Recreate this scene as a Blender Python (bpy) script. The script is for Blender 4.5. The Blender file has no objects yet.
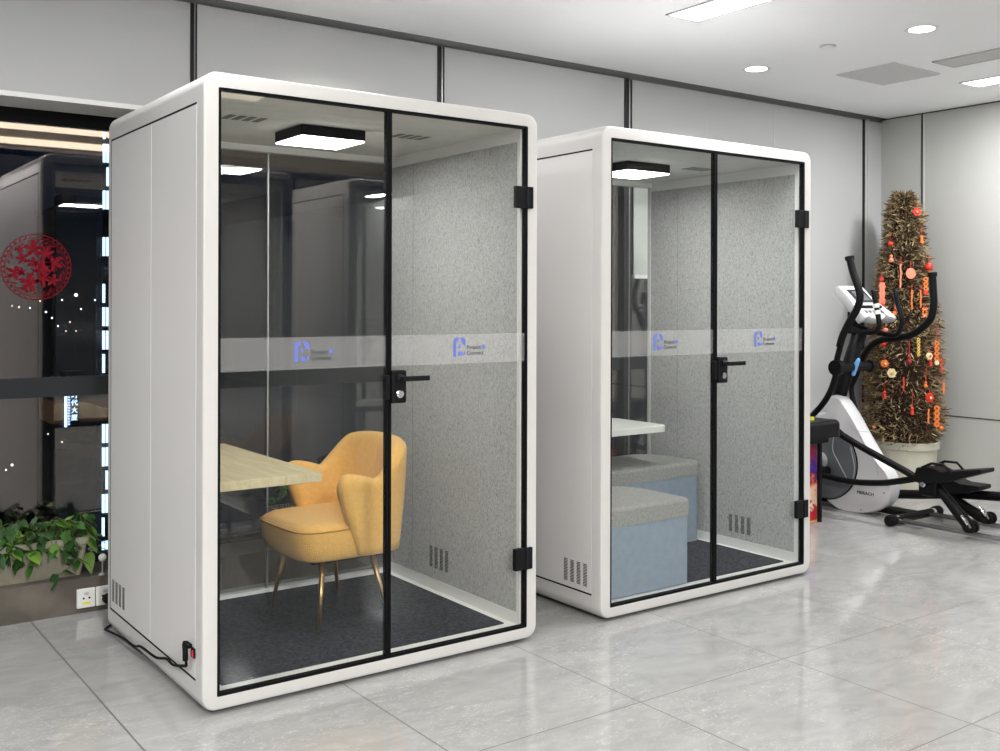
import bpy, bmesh, math, random
from math import pi, sin, cos, radians
from mathutils import Vector, Matrix

random.seed(7)
S = bpy.context.scene
COL = S.collection

# ---------------------------------------------------------------- camera, world, exposure
F_PX, YAW, ROLL, HOR = 1040.5, 0.625382, 0.00265, 303.56
CAM = Vector((-1.21874, -3.36819, 1.37677))
cd = bpy.data.cameras.new('camera')
cam = bpy.data.objects.new('camera', cd)
COL.objects.link(cam)
cd.sensor_width = 36
cd.lens = 36 * F_PX / 1000
cd.shift_y = -(375.5 - HOR) / 1000
cd.clip_end = 600
cd.clip_start = 0.05
cam.matrix_world = (Matrix.Translation(CAM) @ Matrix.Rotation(-YAW, 4, 'Z')
                    @ Matrix.Rotation(pi / 2, 4, 'X') @ Matrix.Rotation(ROLL, 4, 'Z'))
S.camera = cam

w = bpy.data.worlds.new('night')
S.world = w
w.use_nodes = True
w.node_tree.nodes['Background'].inputs[0].default_value = (0.004, 0.006, 0.012, 1)
w.node_tree.nodes['Background'].inputs[1].default_value = 0.6

S.view_settings.view_transform = 'Standard'
S.view_settings.look = 'None'
S.view_settings.gamma = 1
S.view_settings.use_curve_mapping = False
S.view_settings.exposure = 0.82
S.cycles.transparent_max_bounces = 32
S.cycles.max_bounces = 12
S.cycles.caustics_reflective = False
S.cycles.caustics_refractive = False
S.cycles.sample_clamp_indirect = 4.0


def at(u, v, x=None, y=None, z=None):
    """world point on a known plane, from a measurement on the photograph"""
    du, dv = u - 500, v - HOR
    c, s = cos(ROLL), sin(ROLL)
    a, b = (c * du + s * dv) / F_PX, (-s * du + c * dv) / F_PX
    d = Vector((a * cos(YAW) + sin(YAW), -a * sin(YAW) + cos(YAW), -b))
    for i, k in enumerate((x, y, z)):
        if k is not None:
            return CAM + d * ((k - CAM[i]) / d[i])


LIGHTS = dict(panel=30, down=4, dark=50, left=270)  # left is for an added fill lamp aimed at the booth fronts


def area(name, parent, loc, sx, sy, power, color=(1, 1, 1), shape='RECTANGLE', spread=None):
    l = bpy.data.lights.new(name, 'AREA')
    l.shape = shape
    l.size = sx
    l.size_y = sy
    l.energy = power
    l.color = color
    if spread: l.spread = spread
    o = bpy.data.objects.new(name, l)
    COL.objects.link(o)
    o.parent = parent
    o.location = loc
    return o


# ---------------------------------------------------------------- materials
def mat(name, color=(.8, .8, .8), rough=.5, metal=0, emit=None, estr=1, bump=None, coat=0, noise=None, spec=.5, sheen=0):
    m = bpy.data.materials.new(name)
    m.use_nodes = True
    nt = m.node_tree
    b = nt.nodes['Principled BSDF']
    b.inputs['Base Color'].default_value = (*color, 1)
    b.inputs['Roughness'].default_value = rough
    b.inputs['Metallic'].default_value = metal
    b.inputs['Specular IOR Level'].default_value = spec
    b.inputs['Coat Weight'].default_value = coat
    if sheen: b.inputs['Sheen Weight'].default_value = sheen
    if emit:
        b.inputs['Emission Color'].default_value = (*emit, 1)
        b.inputs['Emission Strength'].default_value = estr
    tc = nt.nodes.new('ShaderNodeTexCoord')
    if noise:      # (scale, colour2, lo, hi, detail)
        n = nt.nodes.new('ShaderNodeTexNoise')
        n.inputs['Scale'].default_value = noise[0]
        n.inputs['Detail'].default_value = noise[4] if len(noise) > 4 else 4
        r = nt.nodes.new('ShaderNodeValToRGB')
        r.color_ramp.elements[0].position = noise[2]
        r.color_ramp.elements[1].position = noise[3]
        r.color_ramp.elements[0].color = (*color, 1)
        r.color_ramp.elements[1].color = (*noise[1], 1)
        nt.links.new(tc.outputs['Object'], n.inputs['Vector'])
        nt.links.new(n.outputs['Fac'], r.inputs['Fac'])
        nt.links.new(r.outputs['Color'], b.inputs['Base Color'])
    if bump:       # (scale, strength, distance)
        n = nt.nodes.new('ShaderNodeTexNoise')
        n.inputs['Scale'].default_value = bump[0]
        n.inputs['Detail'].default_value = 3
        bp = nt.nodes.new('ShaderNodeBump')
        bp.inputs['Strength'].default_value = bump[1]
        bp.inputs['Distance'].default_value = bump[2]
        nt.links.new(tc.outputs['Object'], n.inputs['Vector'])
        nt.links.new(n.outputs['Fac'], bp.inputs['Height'])
        nt.links.new(bp.outputs['Normal'], b.inputs['Normal'])
    return m


def glass_mat(name, tint=(.96, .97, .965), f0=.04, rough=0.0, haze=0, haze_col=(.6, .62, .62), gcol=(1, 1, 1)):
    """thin architectural glass: transmits with a tint, reflects by Schlick's law"""
    m = bpy.data.materials.new(name)
    m.use_nodes = True
    nt = m.node_tree
    nt.nodes.clear()
    N, L = nt.nodes.new, nt.links.new
    out = N('ShaderNodeOutputMaterial')
    tr = N('ShaderNodeBsdfTransparent')
    tr.inputs[0].default_value = (*tint, 1)
    gl = N('ShaderNodeBsdfGlossy')
    gl.inputs['Roughness'].default_value = rough
    gl.inputs['Color'].default_value = (*gcol, 1)
    geo = N('ShaderNodeNewGeometry')
    dot = N('ShaderNodeVectorMath'); dot.operation = 'DOT_PRODUCT'
    L(geo.outputs['Incoming'], dot.inputs[0]); L(geo.outputs['Normal'], dot.inputs[1])
    ab = N('ShaderNodeMath'); ab.operation = 'ABSOLUTE'; L(dot.outputs['Value'], ab.inputs[0])
    sb = N('ShaderNodeMath'); sb.operation = 'SUBTRACT'; sb.inputs[0].default_value = 1; L(ab.outputs[0], sb.inputs[1])
    pw = N('ShaderNodeMath'); pw.operation = 'POWER'; L(sb.outputs[0], pw.inputs[0]); pw.inputs[1].default_value = 5
    ma = N('ShaderNodeMath'); ma.operation = 'MULTIPLY_ADD'; L(pw.outputs[0], ma.inputs[0])
    ma.inputs[1].default_value = 1 - f0; ma.inputs[2].default_value = f0
    mx = N('ShaderNodeMixShader')
    L(ma.outputs[0], mx.inputs[0]); L(tr.outputs[0], mx.inputs[1]); L(gl.outputs[0], mx.inputs[2])
    last = mx
    if haze:
        df = N('ShaderNodeBsdfDiffuse'); df.inputs[0].default_value = (*haze_col, 1)
        m2 = N('ShaderNodeMixShader'); m2.inputs[0].default_value = haze
        L(mx.outputs[0], m2.inputs[1]); L(df.outputs[0], m2.inputs[2]); last = m2
    L(last.outputs[0], out.inputs['Surface'])
    return m


def emis(name, color, strength):
    m = bpy.data.materials.new(name)
    m.use_nodes = True
    nt = m.node_tree
    nt.nodes.clear()
    e = nt.nodes.new('ShaderNodeEmission')
    e.inputs[0].default_value = (*color, 1)
    e.inputs[1].default_value = strength
    o = nt.nodes.new('ShaderNodeOutputMaterial')
    nt.links.new(e.outputs[0], o.inputs[0])
    return m


def floor_mat():
    m = mat('polished_marble_tile', (.5, .5, .49), .07, spec=.6)
    nt = m.node_tree
    N, L = nt.nodes.new, nt.links.new
    b = nt.nodes['Principled BSDF']
    tc = N('ShaderNodeTexCoord')
    mp = N('ShaderNodeMapping'); mp.inputs['Scale'].default_value = (2.2, 4.6, 1)
    mp.inputs['Rotation'].default_value = (0, 0, .75)
    L(tc.outputs['Object'], mp.inputs[0])
    n1 = N('ShaderNodeTexNoise'); n1.inputs['Scale'].default_value = 2.2; n1.inputs['Detail'].default_value = 7
    n1.inputs['Distortion'].default_value = 1.2
    L(mp.outputs[0], n1.inputs['Vector'])
    r1 = N('ShaderNodeValToRGB')
    e = r1.color_ramp.elements
    e[0].position = .32; e[0].color = (.305, .305, .302, 1)
    e[1].position = .68; e[1].color = (.375, .374, .370, 1)
    L(n1.outputs['Fac'], r1.inputs[0])
    n2 = N('ShaderNodeTexNoise'); n2.inputs['Scale'].default_value = 4.5; n2.inputs['Detail'].default_value = 6
    n2.inputs['Distortion'].default_value = 2.2
    L(mp.outputs[0], n2.inputs['Vector'])
    r2 = N('ShaderNodeValToRGB')
    e = r2.color_ramp.elements
    e[0].position = .485; e[0].color = (0, 0, 0, 1)
    e[1].position = .5; e[1].color = (1, 1, 1, 1)
    k = e.new(.515); k.color = (0, 0, 0, 1)
    L(n2.outputs['Fac'], r2.inputs[0])
    n3 = N('ShaderNodeTexNoise'); n3.inputs['Scale'].default_value = 2.0
    L(tc.outputs['Object'], n3.inputs['Vector'])
    r3 = N('ShaderNodeValToRGB'); r3.color_ramp.elements[0].position = .42; r3.color_ramp.elements[1].position = .58
    L(n3.outputs['Fac'], r3.inputs[0])
    mu = N('ShaderNodeMath'); mu.operation = 'MULTIPLY'
    L(r2.outputs['Color'], mu.inputs[0]); L(r3.outputs['Color'], mu.inputs[1])
    mu2 = N('ShaderNodeMath'); mu2.operation = 'MULTIPLY'; L(mu.outputs[0], mu2.inputs[0]); mu2.inputs[1].default_value = .8
    mx = N('ShaderNodeMixRGB'); mx.inputs[2].default_value = (.56, .56, .55, 1)
    L(mu2.outputs[0], mx.inputs[0]); L(r1.outputs['Color'], mx.inputs[1])
    # joints
    sx = N('ShaderNodeSeparateXYZ'); L(tc.outputs['Object'], sx.inputs[0])

    def joint(sock, off, step, wdt):
        a = N('ShaderNodeMath'); a.operation = 'SUBTRACT'; L(sock, a.inputs[0]); a.inputs[1].default_value = off - step / 2
        q = N('ShaderNodeMath'); q.operation = 'FLOORED_MODULO'; L(a.outputs[0], q.inputs[0]); q.inputs[1].default_value = step
        c = N('ShaderNodeMath'); c.operation = 'SUBTRACT'; L(q.outputs[0], c.inputs[0]); c.inputs[1].default_value = step / 2
        d = N('ShaderNodeMath'); d.operation = 'ABSOLUTE'; L(c.outputs[0], d.inputs[0])
        g = N('ShaderNodeMath'); g.operation = 'LESS_THAN'; L(d.outputs[0], g.inputs[0]); g.inputs[1].default_value = wdt
        return g.outputs[0]
    jx = joint(sx.outputs['X'], -.230, .757, .0028)
    jy = joint(sx.outputs['Y'], -.738, .768, .0026)
    lt = N('ShaderNodeMath'); lt.operation = 'LESS_THAN'; L(sx.outputs['Y'], lt.inputs[0]); lt.inputs[1].default_value = -.3
    jm = N('ShaderNodeMath'); jm.operation = 'MULTIPLY'; L(jy, jm.inputs[0]); L(lt.outputs[0], jm.inputs[1]); jy = jm.outputs[0]
    mm = N('ShaderNodeMath'); mm.operation = 'MAXIMUM'; L(jx, mm.inputs[0]); L(jy, mm.inputs[1])
    mj = N('ShaderNodeMixRGB'); mj.inputs[2].default_value = (.11, .105, .10, 1)
    L(mm.outputs[0], mj.inputs[0]); L(mx.outputs[0], mj.inputs[1])
    L(mj.outputs[0], b.inputs['Base Color'])
    ad = N('ShaderNodeMath'); ad.operation = 'MULTIPLY_ADD'; L(mm.outputs[0], ad.inputs[0]); ad.inputs[1].default_value = .5; ad.inputs[2].default_value = .085
    L(ad.outputs[0], b.inputs['Roughness'])
    return m


def wood_mat():
    m = mat('pale_oak_laminate', (.62, .53, .33), .42)
    nt = m.node_tree
    N, L = nt.nodes.new, nt.links.new
    tc = N('ShaderNodeTexCoord'); mp = N('ShaderNodeMapping'); mp.inputs['Scale'].default_value = (28, 2.0, 10)
    n = N('ShaderNodeTexNoise'); n.inputs['Scale'].default_value = 2; n.inputs['Detail'].default_value = 5
    r = N('ShaderNodeValToRGB')
    r.color_ramp.elements[0].color = (.54, .45, .26, 1); r.color_ramp.elements[1].color = (.70, .61, .41, 1)
    r.color_ramp.elements[0].position = .3; r.color_ramp.elements[1].position = .7
    L(tc.outputs['Object'], mp.inputs[0]); L(mp.outputs[0], n.inputs['Vector']); L(n.outputs['Fac'], r.inputs[0])
    L(r.outputs[0], nt.nodes['Principled BSDF'].inputs['Base Color'])
    return m


def felt_mat():
    m = mat('grey_pet_felt', (.5, .5, .5), .95, spec=.1)
    nt = m.node_tree
    N, L = nt.nodes.new, nt.links.new
    b = nt.nodes['Principled BSDF']
    tc = N('ShaderNodeTexCoord'); mp = N('ShaderNodeMapping'); mp.inputs['Scale'].default_value = (1, 1.6, .8)
    L(tc.outputs['Object'], mp.inputs[0])
    n = N('ShaderNodeTexNoise'); n.inputs['Scale'].default_value = 100; n.inputs['Detail'].default_value = 4
    n.inputs['Distortion'].default_value = 1.5
    L(mp.outputs[0], n.inputs['Vector'])
    r = N('ShaderNodeValToRGB')
    e = r.color_ramp.elements
    e[0].position = .32; e[0].color = (.28, .285, .285, 1)
    e[1].position = .62; e[1].color = (.61, .61, .61, 1)
    k = e.new(.45); k.color = (.47, .475, .475, 1)
    L(n.outputs['Fac'], r.inputs[0]); L(r.outputs[0], b.inputs['Base Color'])
    bp = N('ShaderNodeBump'); bp.inputs['Strength'].default_value = .35; bp.inputs['Distance'].default_value = .002
    L(n.outputs['Fac'], bp.inputs['Height']); L(bp.outputs[0], b.inputs['Normal'])
    return m


def tower_mat(name, base, lit, scale, thresh, strength, ax='XZ'):
    """facade with lit windows on a grid, some of them dark"""
    m = mat(name, base, .8)
    nt = m.node_tree
    N, L = nt.nodes.new, nt.links.new
    b = nt.nodes['Principled BSDF']
    tc = N('ShaderNodeTexCoord'); mp = N('ShaderNodeMapping'); mp.inputs['Scale'].default_value = scale
    L(tc.outputs['Object'], mp.inputs[0])
    fl = N('ShaderNodeVectorMath'); fl.operation = 'FLOOR'; L(mp.outputs[0], fl.inputs[0])
    wn = N('ShaderNodeTexWhiteNoise'); wn.noise_dimensions = '3D'; L(fl.outputs[0], wn.inputs['Vector'])
    g = N('ShaderNodeMath'); g.operation = 'GREATER_THAN'; L(wn.outputs['Value'], g.inputs[0]); g.inputs[1].default_value = thresh
    fr = N('ShaderNodeVectorMath'); fr.operation = 'FRACTION'; L(mp.outputs[0], fr.inputs[0])
    sp = N('ShaderNodeSeparateXYZ'); L(fr.outputs[0], sp.inputs[0])
    a = N('ShaderNodeMath'); a.operation = 'LESS_THAN'; L(sp.outputs['X'], a.inputs[0]); a.inputs[1].default_value = .75
    c = N('ShaderNodeMath'); c.operation = 'LESS_THAN'; L(sp.outputs['Z'], c.inputs[0]); c.inputs[1].default_value = .8
    p = N('ShaderNodeMath'); p.operation = 'MULTIPLY'; L(a.outputs[0], p.inputs[0]); L(c.outputs[0], p.inputs[1])
    q = N('ShaderNodeMath'); q.operation = 'MULTIPLY'; L(p.outputs[0], q.inputs[0]); L(g.outputs[0], q.inputs[1])
    t = N('ShaderNodeMath'); t.operation = 'MULTIPLY'; L(q.outputs[0], t.inputs[0]); t.inputs[1].default_value = strength
    b.inputs['Emission Color'].default_value = (*lit, 1)
    L(t.outputs[0], b.inputs['Emission Strength'])
    return m


M = dict(
    floor=floor_mat(),
    ceiling=mat('white_ceiling_paint', (.90, .91, .92), .8),
    dark_ceiling=mat('dark_open_ceiling', (.03, .03, .032), .9),
    wall=mat('grey_wall_panel', (.50, .505, .505), .55),
    wall_r=mat('warm_grey_wall_panel', (.47, .47, .445), .5),
    wall_dark=mat('dim_room_wall', (.06, .058, .055), .8),
    reveal=mat('dark_reveal', (.27, .27, .275), .6),
    channel=mat('black_aluminium_channel', (.012, .012, .014), .5, spec=.3),
    channel_lip=mat('grey_aluminium_lip', (.3, .3, .3), .3, .8),
    seam=mat('pale_seam', (.55, .55, .53), .5),
    darkseam=mat('dark_seam', (.05, .05, .05), .7),
    white=mat('white_powder_coat', (.64, .632, .62), .4),
    panel=mat('white_side_panel', (.70, .69, .685), .45),
    panel_seam=mat('panel_seam', (.84, .83, .82), .4),
    black=mat('black_gasket', (.004, .004, .005), .6, spec=.12),
    blackmetal=mat('black_powder_coat', (.006, .006, .008), .5, spec=.18),
    felt=felt_mat(),
    booth_ceiling=mat('booth_ceiling_panel', (.74, .74, .71), .7, noise=(14, (.66, .66, .63), .3, .75)),
    trim=mat('white_inner_trim', (.86, .86, .85), .45),
    carpet=mat('charcoal_carpet', (.020, .023, .032), .95, noise=(70, (.058, .065, .082), .36, .74), bump=(220, .5, .003), spec=.1),
    carpet_seam=mat('carpet_seam', (.02, .022, .028), .95),
    glass=glass_mat('clear_glass', f0=.028),
    window_glass=glass_mat('night_window_glass', tint=(.90, .91, .93), f0=.11, gcol=(1, .92, .87)),
    frost=glass_mat('frosted_film', tint=(.985, .985, .985), f0=.03, haze=.09, haze_col=(.95, .96, .97)),
    logo_blue=mat('periwinkle_print', (.15, .20, .62), .5),
    logo_dark=mat('dark_grey_print', (.06, .065, .075), .5),
    lampglow=emis('lamp_diffuser', (1, .985, .95), 7),
    panelglow=emis('panel_diffuser', (1, .985, .96), 6),
    fabric=mat('mustard_boucle', (.86, .48, .12), .95, noise=(60, (.90, .55, .17), .35, .7), bump=(260, .8, .006), spec=.15, sheen=.3),
    brass=mat('brushed_gold_metal', (.68, .45, .22), .28, 1),
    piping=mat('mustard_piping', (.50, .28, .07), .9),
    wood=wood_mat(),
    tabletop_white=mat('white_laminate', (.80, .81, .77), .35),
    ott_blue=mat('blue_grey_upholstery', (.27, .33, .41), .9, bump=(120, .3, .003), noise=(30, (.30, .36, .44), .3, .7), spec=.2),
    ott_grey=mat('grey_cushion_felt', (.30, .30, .29), .95, noise=(90, (.40, .40, .385), .35, .7), bump=(150, .5, .004), spec=.15),
    plinth=mat('brown_marble_plinth', (.10, .088, .073), .35, noise=(5, (.17, .15, .125), .4, .66, 8)),
    sill=mat('dark_stone_sill', (.06, .055, .05), .4),
    pot=mat('beige_planter_plastic', (.36, .34, .26), .65, noise=(9, (.30, .28, .21), .35, .7)),
    soil=mat('dark_soil', (.02, .014, .01), 1),
    leaf=mat('pothos_leaf', (.028, .100, .010), .45, noise=(14, (.15, .28, .04), .52, .70, 5)),
    leaf_dark=mat('deep_green_leaf', (.015, .058, .010), .5),
    leaf_lime=mat('lime_leaf', (.13, .25, .03), .5),
    stem=mat('green_stem', (.08, .13, .03), .6),
    plastic_white=mat('white_plastic', (.78, .78, .75), .35),
    yellow=mat('yellow_sticker', (.75, .72, .05), .5),
    red=mat('red_plastic', (.75, .03, .04), .4),
    decal=mat('red_papercut_film', (.20, .004, .014), .8, spec=.2),
    blind=mat('pale_roller_blind', (.58, .59, .57), .9),
    trainer_white=mat('glossy_white_shell', (.66, .66, .68), .25, coat=.4),
    trainer_grey=mat('grey_flywheel_cover', (.13, .14, .15), .35),
    trainer_line=mat('light_grey_line', (.42, .43, .45), .4),
    trainer_black=mat('satin_black_tube', (.004, .004, .005), .42, spec=.18),
    rubber=mat('black_rubber', (.007, .007, .007), .7, spec=.15),
    chrome=mat('chrome', (.7, .7, .7), .15, 1),
    screen=mat('dark_console_screen', (.03, .035, .045), .2),
    blue=mat('light_blue_tag', (.16, .42, .80), .4),
    pot_cream=mat('cream_round_pot', (.56, .54, .44), .45),
    bristle=mat('dry_brown_foliage', (.15, .085, .04), .85, noise=(6, (.42, .32, .17), .38, .68)),
    core=mat('dark_inner_twigs', (.035, .018, .010), 1),
    coral=mat('coral_paper', (.85, .25, .15), .6),
    orn_red=mat('festive_red', (.70, .035, .02), .5),
    orn_orange=mat('festive_orange', (.88, .20, .03), .5),
    orn_cream=mat('cream_trinket', (.85, .70, .42), .5),
    orn_gold=mat('gold_trinket', (.80, .52, .08), .4),
    orn_dark=mat('dark_red_tassel', (.30, .02, .02), .7),
    stool=mat('black_vinyl', (.006, .006, .007), .35, spec=.2),
    mesh_grey=mat('grey_grille', (.68, .68, .68), .7),
    alu=mat('silver_frame', (.55, .55, .55), .4, .5),
    city=tower_mat('dark_tower_with_few_lights', (.003, .003, .006), (.75, .85, 1), (.30, .30, .16), .985, 3),
    city2=tower_mat('dark_block_with_lights', (.004, .003, .004), (1, .85, .65), (.55, .5, .22), .985, 3),
    led=tower_mat('blue_white_media_facade', (.004, .005, .02), (.45, .75, 1), (2.2, .01, .30), .40, 2.0),
    lobby=mat('dim_brown_facade', (.02, .012, .008), .8, emit=(.5, .28, .16), estr=.045),
    sign=emis('blue_white_sign', (.45, .72, 1), 2.2),
    sign2=emis('pale_blue_sign', (.35, .5, 1), 1.6),
)
M['window_glass2'] = glass_mat('tinted_night_glass', tint=(.90, .91, .93), f0=.11, gcol=(1, .92, .87))


def box_print_mat():
    m = mat('printed_fireworks_carton', (.1, .02, .12), .4)
    nt = m.node_tree
    N, L = nt.nodes.new, nt.links.new
    tc = N('ShaderNodeTexCoord'); sp = N('ShaderNodeSeparateXYZ'); L(tc.outputs['Object'], sp.inputs[0])
    n = N('ShaderNodeTexNoise'); n.inputs['Scale'].default_value = 26; n.inputs['Detail'].default_value = 4
    L(tc.outputs['Object'], n.inputs['Vector'])
    a = N('ShaderNodeMath'); a.operation = 'MULTIPLY_ADD'; L(n.outputs['Fac'], a.inputs[0]); a.inputs[1].default_value = .30; a.inputs[2].default_value = -.15
    s = N('ShaderNodeMath'); s.operation = 'ADD'; L(a.outputs[0], s.inputs[0]); L(sp.outputs['Z'], s.inputs[1])
    d = N('ShaderNodeMath'); d.operation = 'DIVIDE'; L(s.outputs[0], d.inputs[0]); d.inputs[1].default_value = .5
    r = N('ShaderNodeValToRGB')
    e = r.color_ramp.elements
    e[0].position = 0; e[0].color = (.65, .02, .03, 1)
    e[1].position = 1; e[1].color = (.25, .01, .05, 1)
    for p, c in ((.18, (.6, .02, .03)), (.24, (.9, .7, .5)), (.40, (.95, .62, .45)), (.48, (.85, .15, .03)), (.58, (.12, .02, .16)), (.72, (.05, .03, .35)), (.82, (.35, .03, .10))):
        k = e.new(p); k.color = (*c, 1)
    L(d.outputs[0], r.inputs[0]); L(r.outputs[0], nt.nodes['Principled BSDF'].inputs['Base Color'])
    return m


M['carton'] = box_print_mat()
M['vent_grey'] = mat('ceiling_vent_grey', (.20, .20, .19), .7)
M['felt_line'] = mat('felt_joint_grey', (.26, .26, .255), .95)


# ---------------------------------------------------------------- mesh helpers
def tag(o, label=None, cat=None, group=None, kind=None):
    if label: o['label'] = label
    if cat: o['category'] = cat
    if group: o['group'] = group
    if kind: o['kind'] = kind
    return o


def obj(name, bm, m, parent=None, loc=None, smooth=False, autos=None, bevel=0, bevseg=2, subsurf=0):
    me = bpy.data.meshes.new(name)
    bmesh.ops.recalc_face_normals(bm, faces=bm.faces)
    bm.to_mesh(me)
    bm.free()
    o = bpy.data.objects.new(name, me)
    COL.objects.link(o)
    ms = m if isinstance(m, (list, tuple)) else [m]
    for k in ms: me.materials.append(k)
    if smooth or autos:
        for p in me.polygons: p.use_smooth = True
    if parent: o.parent = parent
    if loc: o.location = loc
    if bevel:
        b = o.modifiers.new('bevel', 'BEVEL'); b.width = bevel; b.segments = bevseg; b.limit_method = 'ANGLE'
        b.angle_limit = radians(40); b.harden_normals = False
        for p in me.polygons: p.use_smooth = True
        autos = autos or 35
    if subsurf:
        s = o.modifiers.new('sub', 'SUBSURF'); s.levels = subsurf; s.render_levels = subsurf
    if autos and not subsurf:
        # keep flat faces flat: mark sharp edges by angle and weight normals
        wn = o.modifiers.new('wn', 'WEIGHTED_NORMAL'); wn.keep_sharp = True
        if not bevel:
            b2 = bmesh.new(); b2.from_mesh(me)
            for e in b2.edges:
                if len(e.link_faces) == 2 and e.calc_face_angle(0) > radians(autos): e.smooth = False
            b2.to_mesh(me); b2.free()
    return o


def empty(name, loc=(0, 0, 0), rz=0, **k):
    o = bpy.data.objects.new(name, None)
    COL.objects.link(o)
    o.location = loc
    o.rotation_euler = (0, 0, rz)
    o.empty_display_size = .05
    return tag(o, **k)


def box(bm, x0, x1, y0, y1, z0, z1, mi=0):
    vs = [bm.verts.new((x, y, z)) for x in (x0, x1) for y in (y0, y1) for z in (z0, z1)]
    fs = []
    for q in ((0, 1, 3, 2), (4, 6, 7, 5), (0, 4, 5, 1), (2, 3, 7, 6), (0, 2, 6, 4), (1, 5, 7, 3)):
        f = bm.faces.new([vs[i] for i in q]); f.material_index = mi; fs.append(f)
    return vs


def bx(*a):
    bm = bmesh.new()
    box(bm, *a)
    return bm


def bridge(bm, loops, close=False, mi=0):
    n = len(loops[0])
    L_ = loops + ([loops[0]] if close else [])
    for a, b in zip(L_, L_[1:]):
        for i in range(n):
            f = bm.faces.new((a[i], a[(i + 1) % n], b[(i + 1) % n], b[i])); f.material_index = mi


def ring(bm, pts):
    return [bm.verts.new(p) for p in pts]


def prism(bm, pts2, axis, a, b, mi=0):
    """extrude a 2-D outline along an axis ('x': pts are (y,z); 'y': (x,z); 'z': (x,y))"""
    def P(p, t):
        return {'x': (t, p[0], p[1]), 'y': (p[0], t, p[1]), 'z': (p[0], p[1], t)}[axis]
    A = ring(bm, [P(p, a) for p in pts2]); B = ring(bm, [P(p, b) for p in pts2])
    for f in (bm.faces.new(A), bm.faces.new(B)): f.material_index = mi
    bridge(bm, [A, B], mi=mi)


def catmull(pts, n=6):
    pts = [Vector(p) for p in pts]
    if len(pts) < 3: return pts
    P = [pts[0] * 2 - pts[1]] + pts + [pts[-1] * 2 - pts[-2]]
    out = []
    for i in range(1, len(P) - 2):
        for k in range(n):
            t = k / n
            a, b, c, d = P[i - 1], P[i], P[i + 1], P[i + 2]
            out.append(.5 * ((2 * b) + (c - a) * t + (2 * a - 5 * b + 4 * c - d) * t * t + (3 * b - a - 3 * c + d) * t ** 3))
    out.append(pts[-1])
    return out


def tube(bm, pts, r, seg=12, smooth_n=0, rfun=None, flat=None, caps=True, mi=0):
    if smooth_n: pts = catmull(pts, smooth_n)
    pts = [Vector(p) for p in pts]
    up = None
    loops = []
    for i, p in enumerate(pts):
        d = (pts[min(i + 1, len(pts) - 1)] - pts[max(i - 1, 0)]).normalized()
        if up is None:
            up = Vector((0, 0, 1)) if abs(d.z) < .9 else Vector((1, 0, 0))
        s = d.cross(up).normalized()
        up = s.cross(d).normalized()
        rr = r if rfun is None else rfun(i / (len(pts) - 1))
        ry = rr * (flat or 1)
        loops.append(ring(bm, [p + s * cos(t) * rr + up * sin(t) * ry for t in [2 * pi * k / seg for k in range(seg)]]))
    bridge(bm, loops, mi=mi)
    if caps:
        for l in (loops[0], loops[-1]):
            f = bm.faces.new(l); f.material_index = mi


def lathe(bm, prof, c=(0, 0, 0), seg=32, axis='z', caps=True, mi=0):
    loops = []
    for r, h in prof:
        L_ = []
        for k in range(seg):
            t = 2 * pi * k / seg
            if axis == 'z': q = (c[0] + r * cos(t), c[1] + r * sin(t), c[2] + h)
            elif axis == 'x': q = (c[0] + h, c[1] + r * cos(t), c[2] + r * sin(t))
            else: q = (c[0] + r * cos(t), c[1] + h, c[2] + r * sin(t))
            L_.append(q)
        loops.append(ring(bm, L_))
    bridge(bm, loops, mi=mi)
    if caps:
        for l in (loops[0], loops[-1]):
            f = bm.faces.new(l); f.material_index = mi


def rrect(x0, x1, z0, z1, r, n=6):
    """rounded rectangle outline, counter-clockwise"""
    r = max(r, 1e-4)
    out = []
    for cx, cz, a0 in ((x1 - r, z1 - r, 0), (x0 + r, z1 - r, 90), (x0 + r, z0 + r, 180), (x1 - r, z0 + r, 270)):
        for k in range(n + 1):
            a = radians(a0 + 90 * k / n)
            out.append((cx + r * cos(a), cz + r * sin(a)))
    return out


def text_mesh(name, s, size, m, parent, loc, rot, ext=.0006, align='LEFT', vertical=False):
    c = bpy.data.curves.new(name, 'FONT')
    c.body = '\n'.join(s) if vertical else s
    c.size = size
    c.extrude = ext
    c.align_x = align
    c.resolution_u = 3
    if vertical: c.space_line = 1.16
    t = bpy.data.objects.new(name + '_src', c)
    COL.objects.link(t)
    dg = bpy.context.evaluated_depsgraph_get()
    me = bpy.data.meshes.new_from_object(t.evaluated_get(dg))
    bpy.data.objects.remove(t)
    me.name = name
    me.materials.clear()
    me.materials.append(m)
    o = bpy.data.objects.new(name, me)
    COL.objects.link(o)
    o.parent = parent
    o.location = loc
    o.rotation_euler = rot
    return o


def st(name, bm, m, **k):
    o = obj(name, bm, m, **k)
    o['kind'] = 'structure'
    return o


# ---------------------------------------------------------------- the room
YW, YG, XR, ZC = 1.454, 1.74, 5.915, 2.813
XL, YB = -4.2, -13.0
Y_SPLIT = -2.0
ZH = 2.255       # window head

st('floor', bx(XL, XR + .12, YB, YW + .02, -.06, 0), M['floor'])
bm = bmesh.new()
box(bm, XL, XR + .12, Y_SPLIT, YW - .05, ZC, ZC + .06)
box(bm, XL, XR + .12, YW - .05, YW + .5, 2.96, 3.02)
st('ceiling', bm, M['ceiling'])
bm = bmesh.new()
box(bm, XL, XR + .12, YB, -4.5, 2.86, 2.92)
st('ceiling', bm, M['dark_ceiling'])

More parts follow.
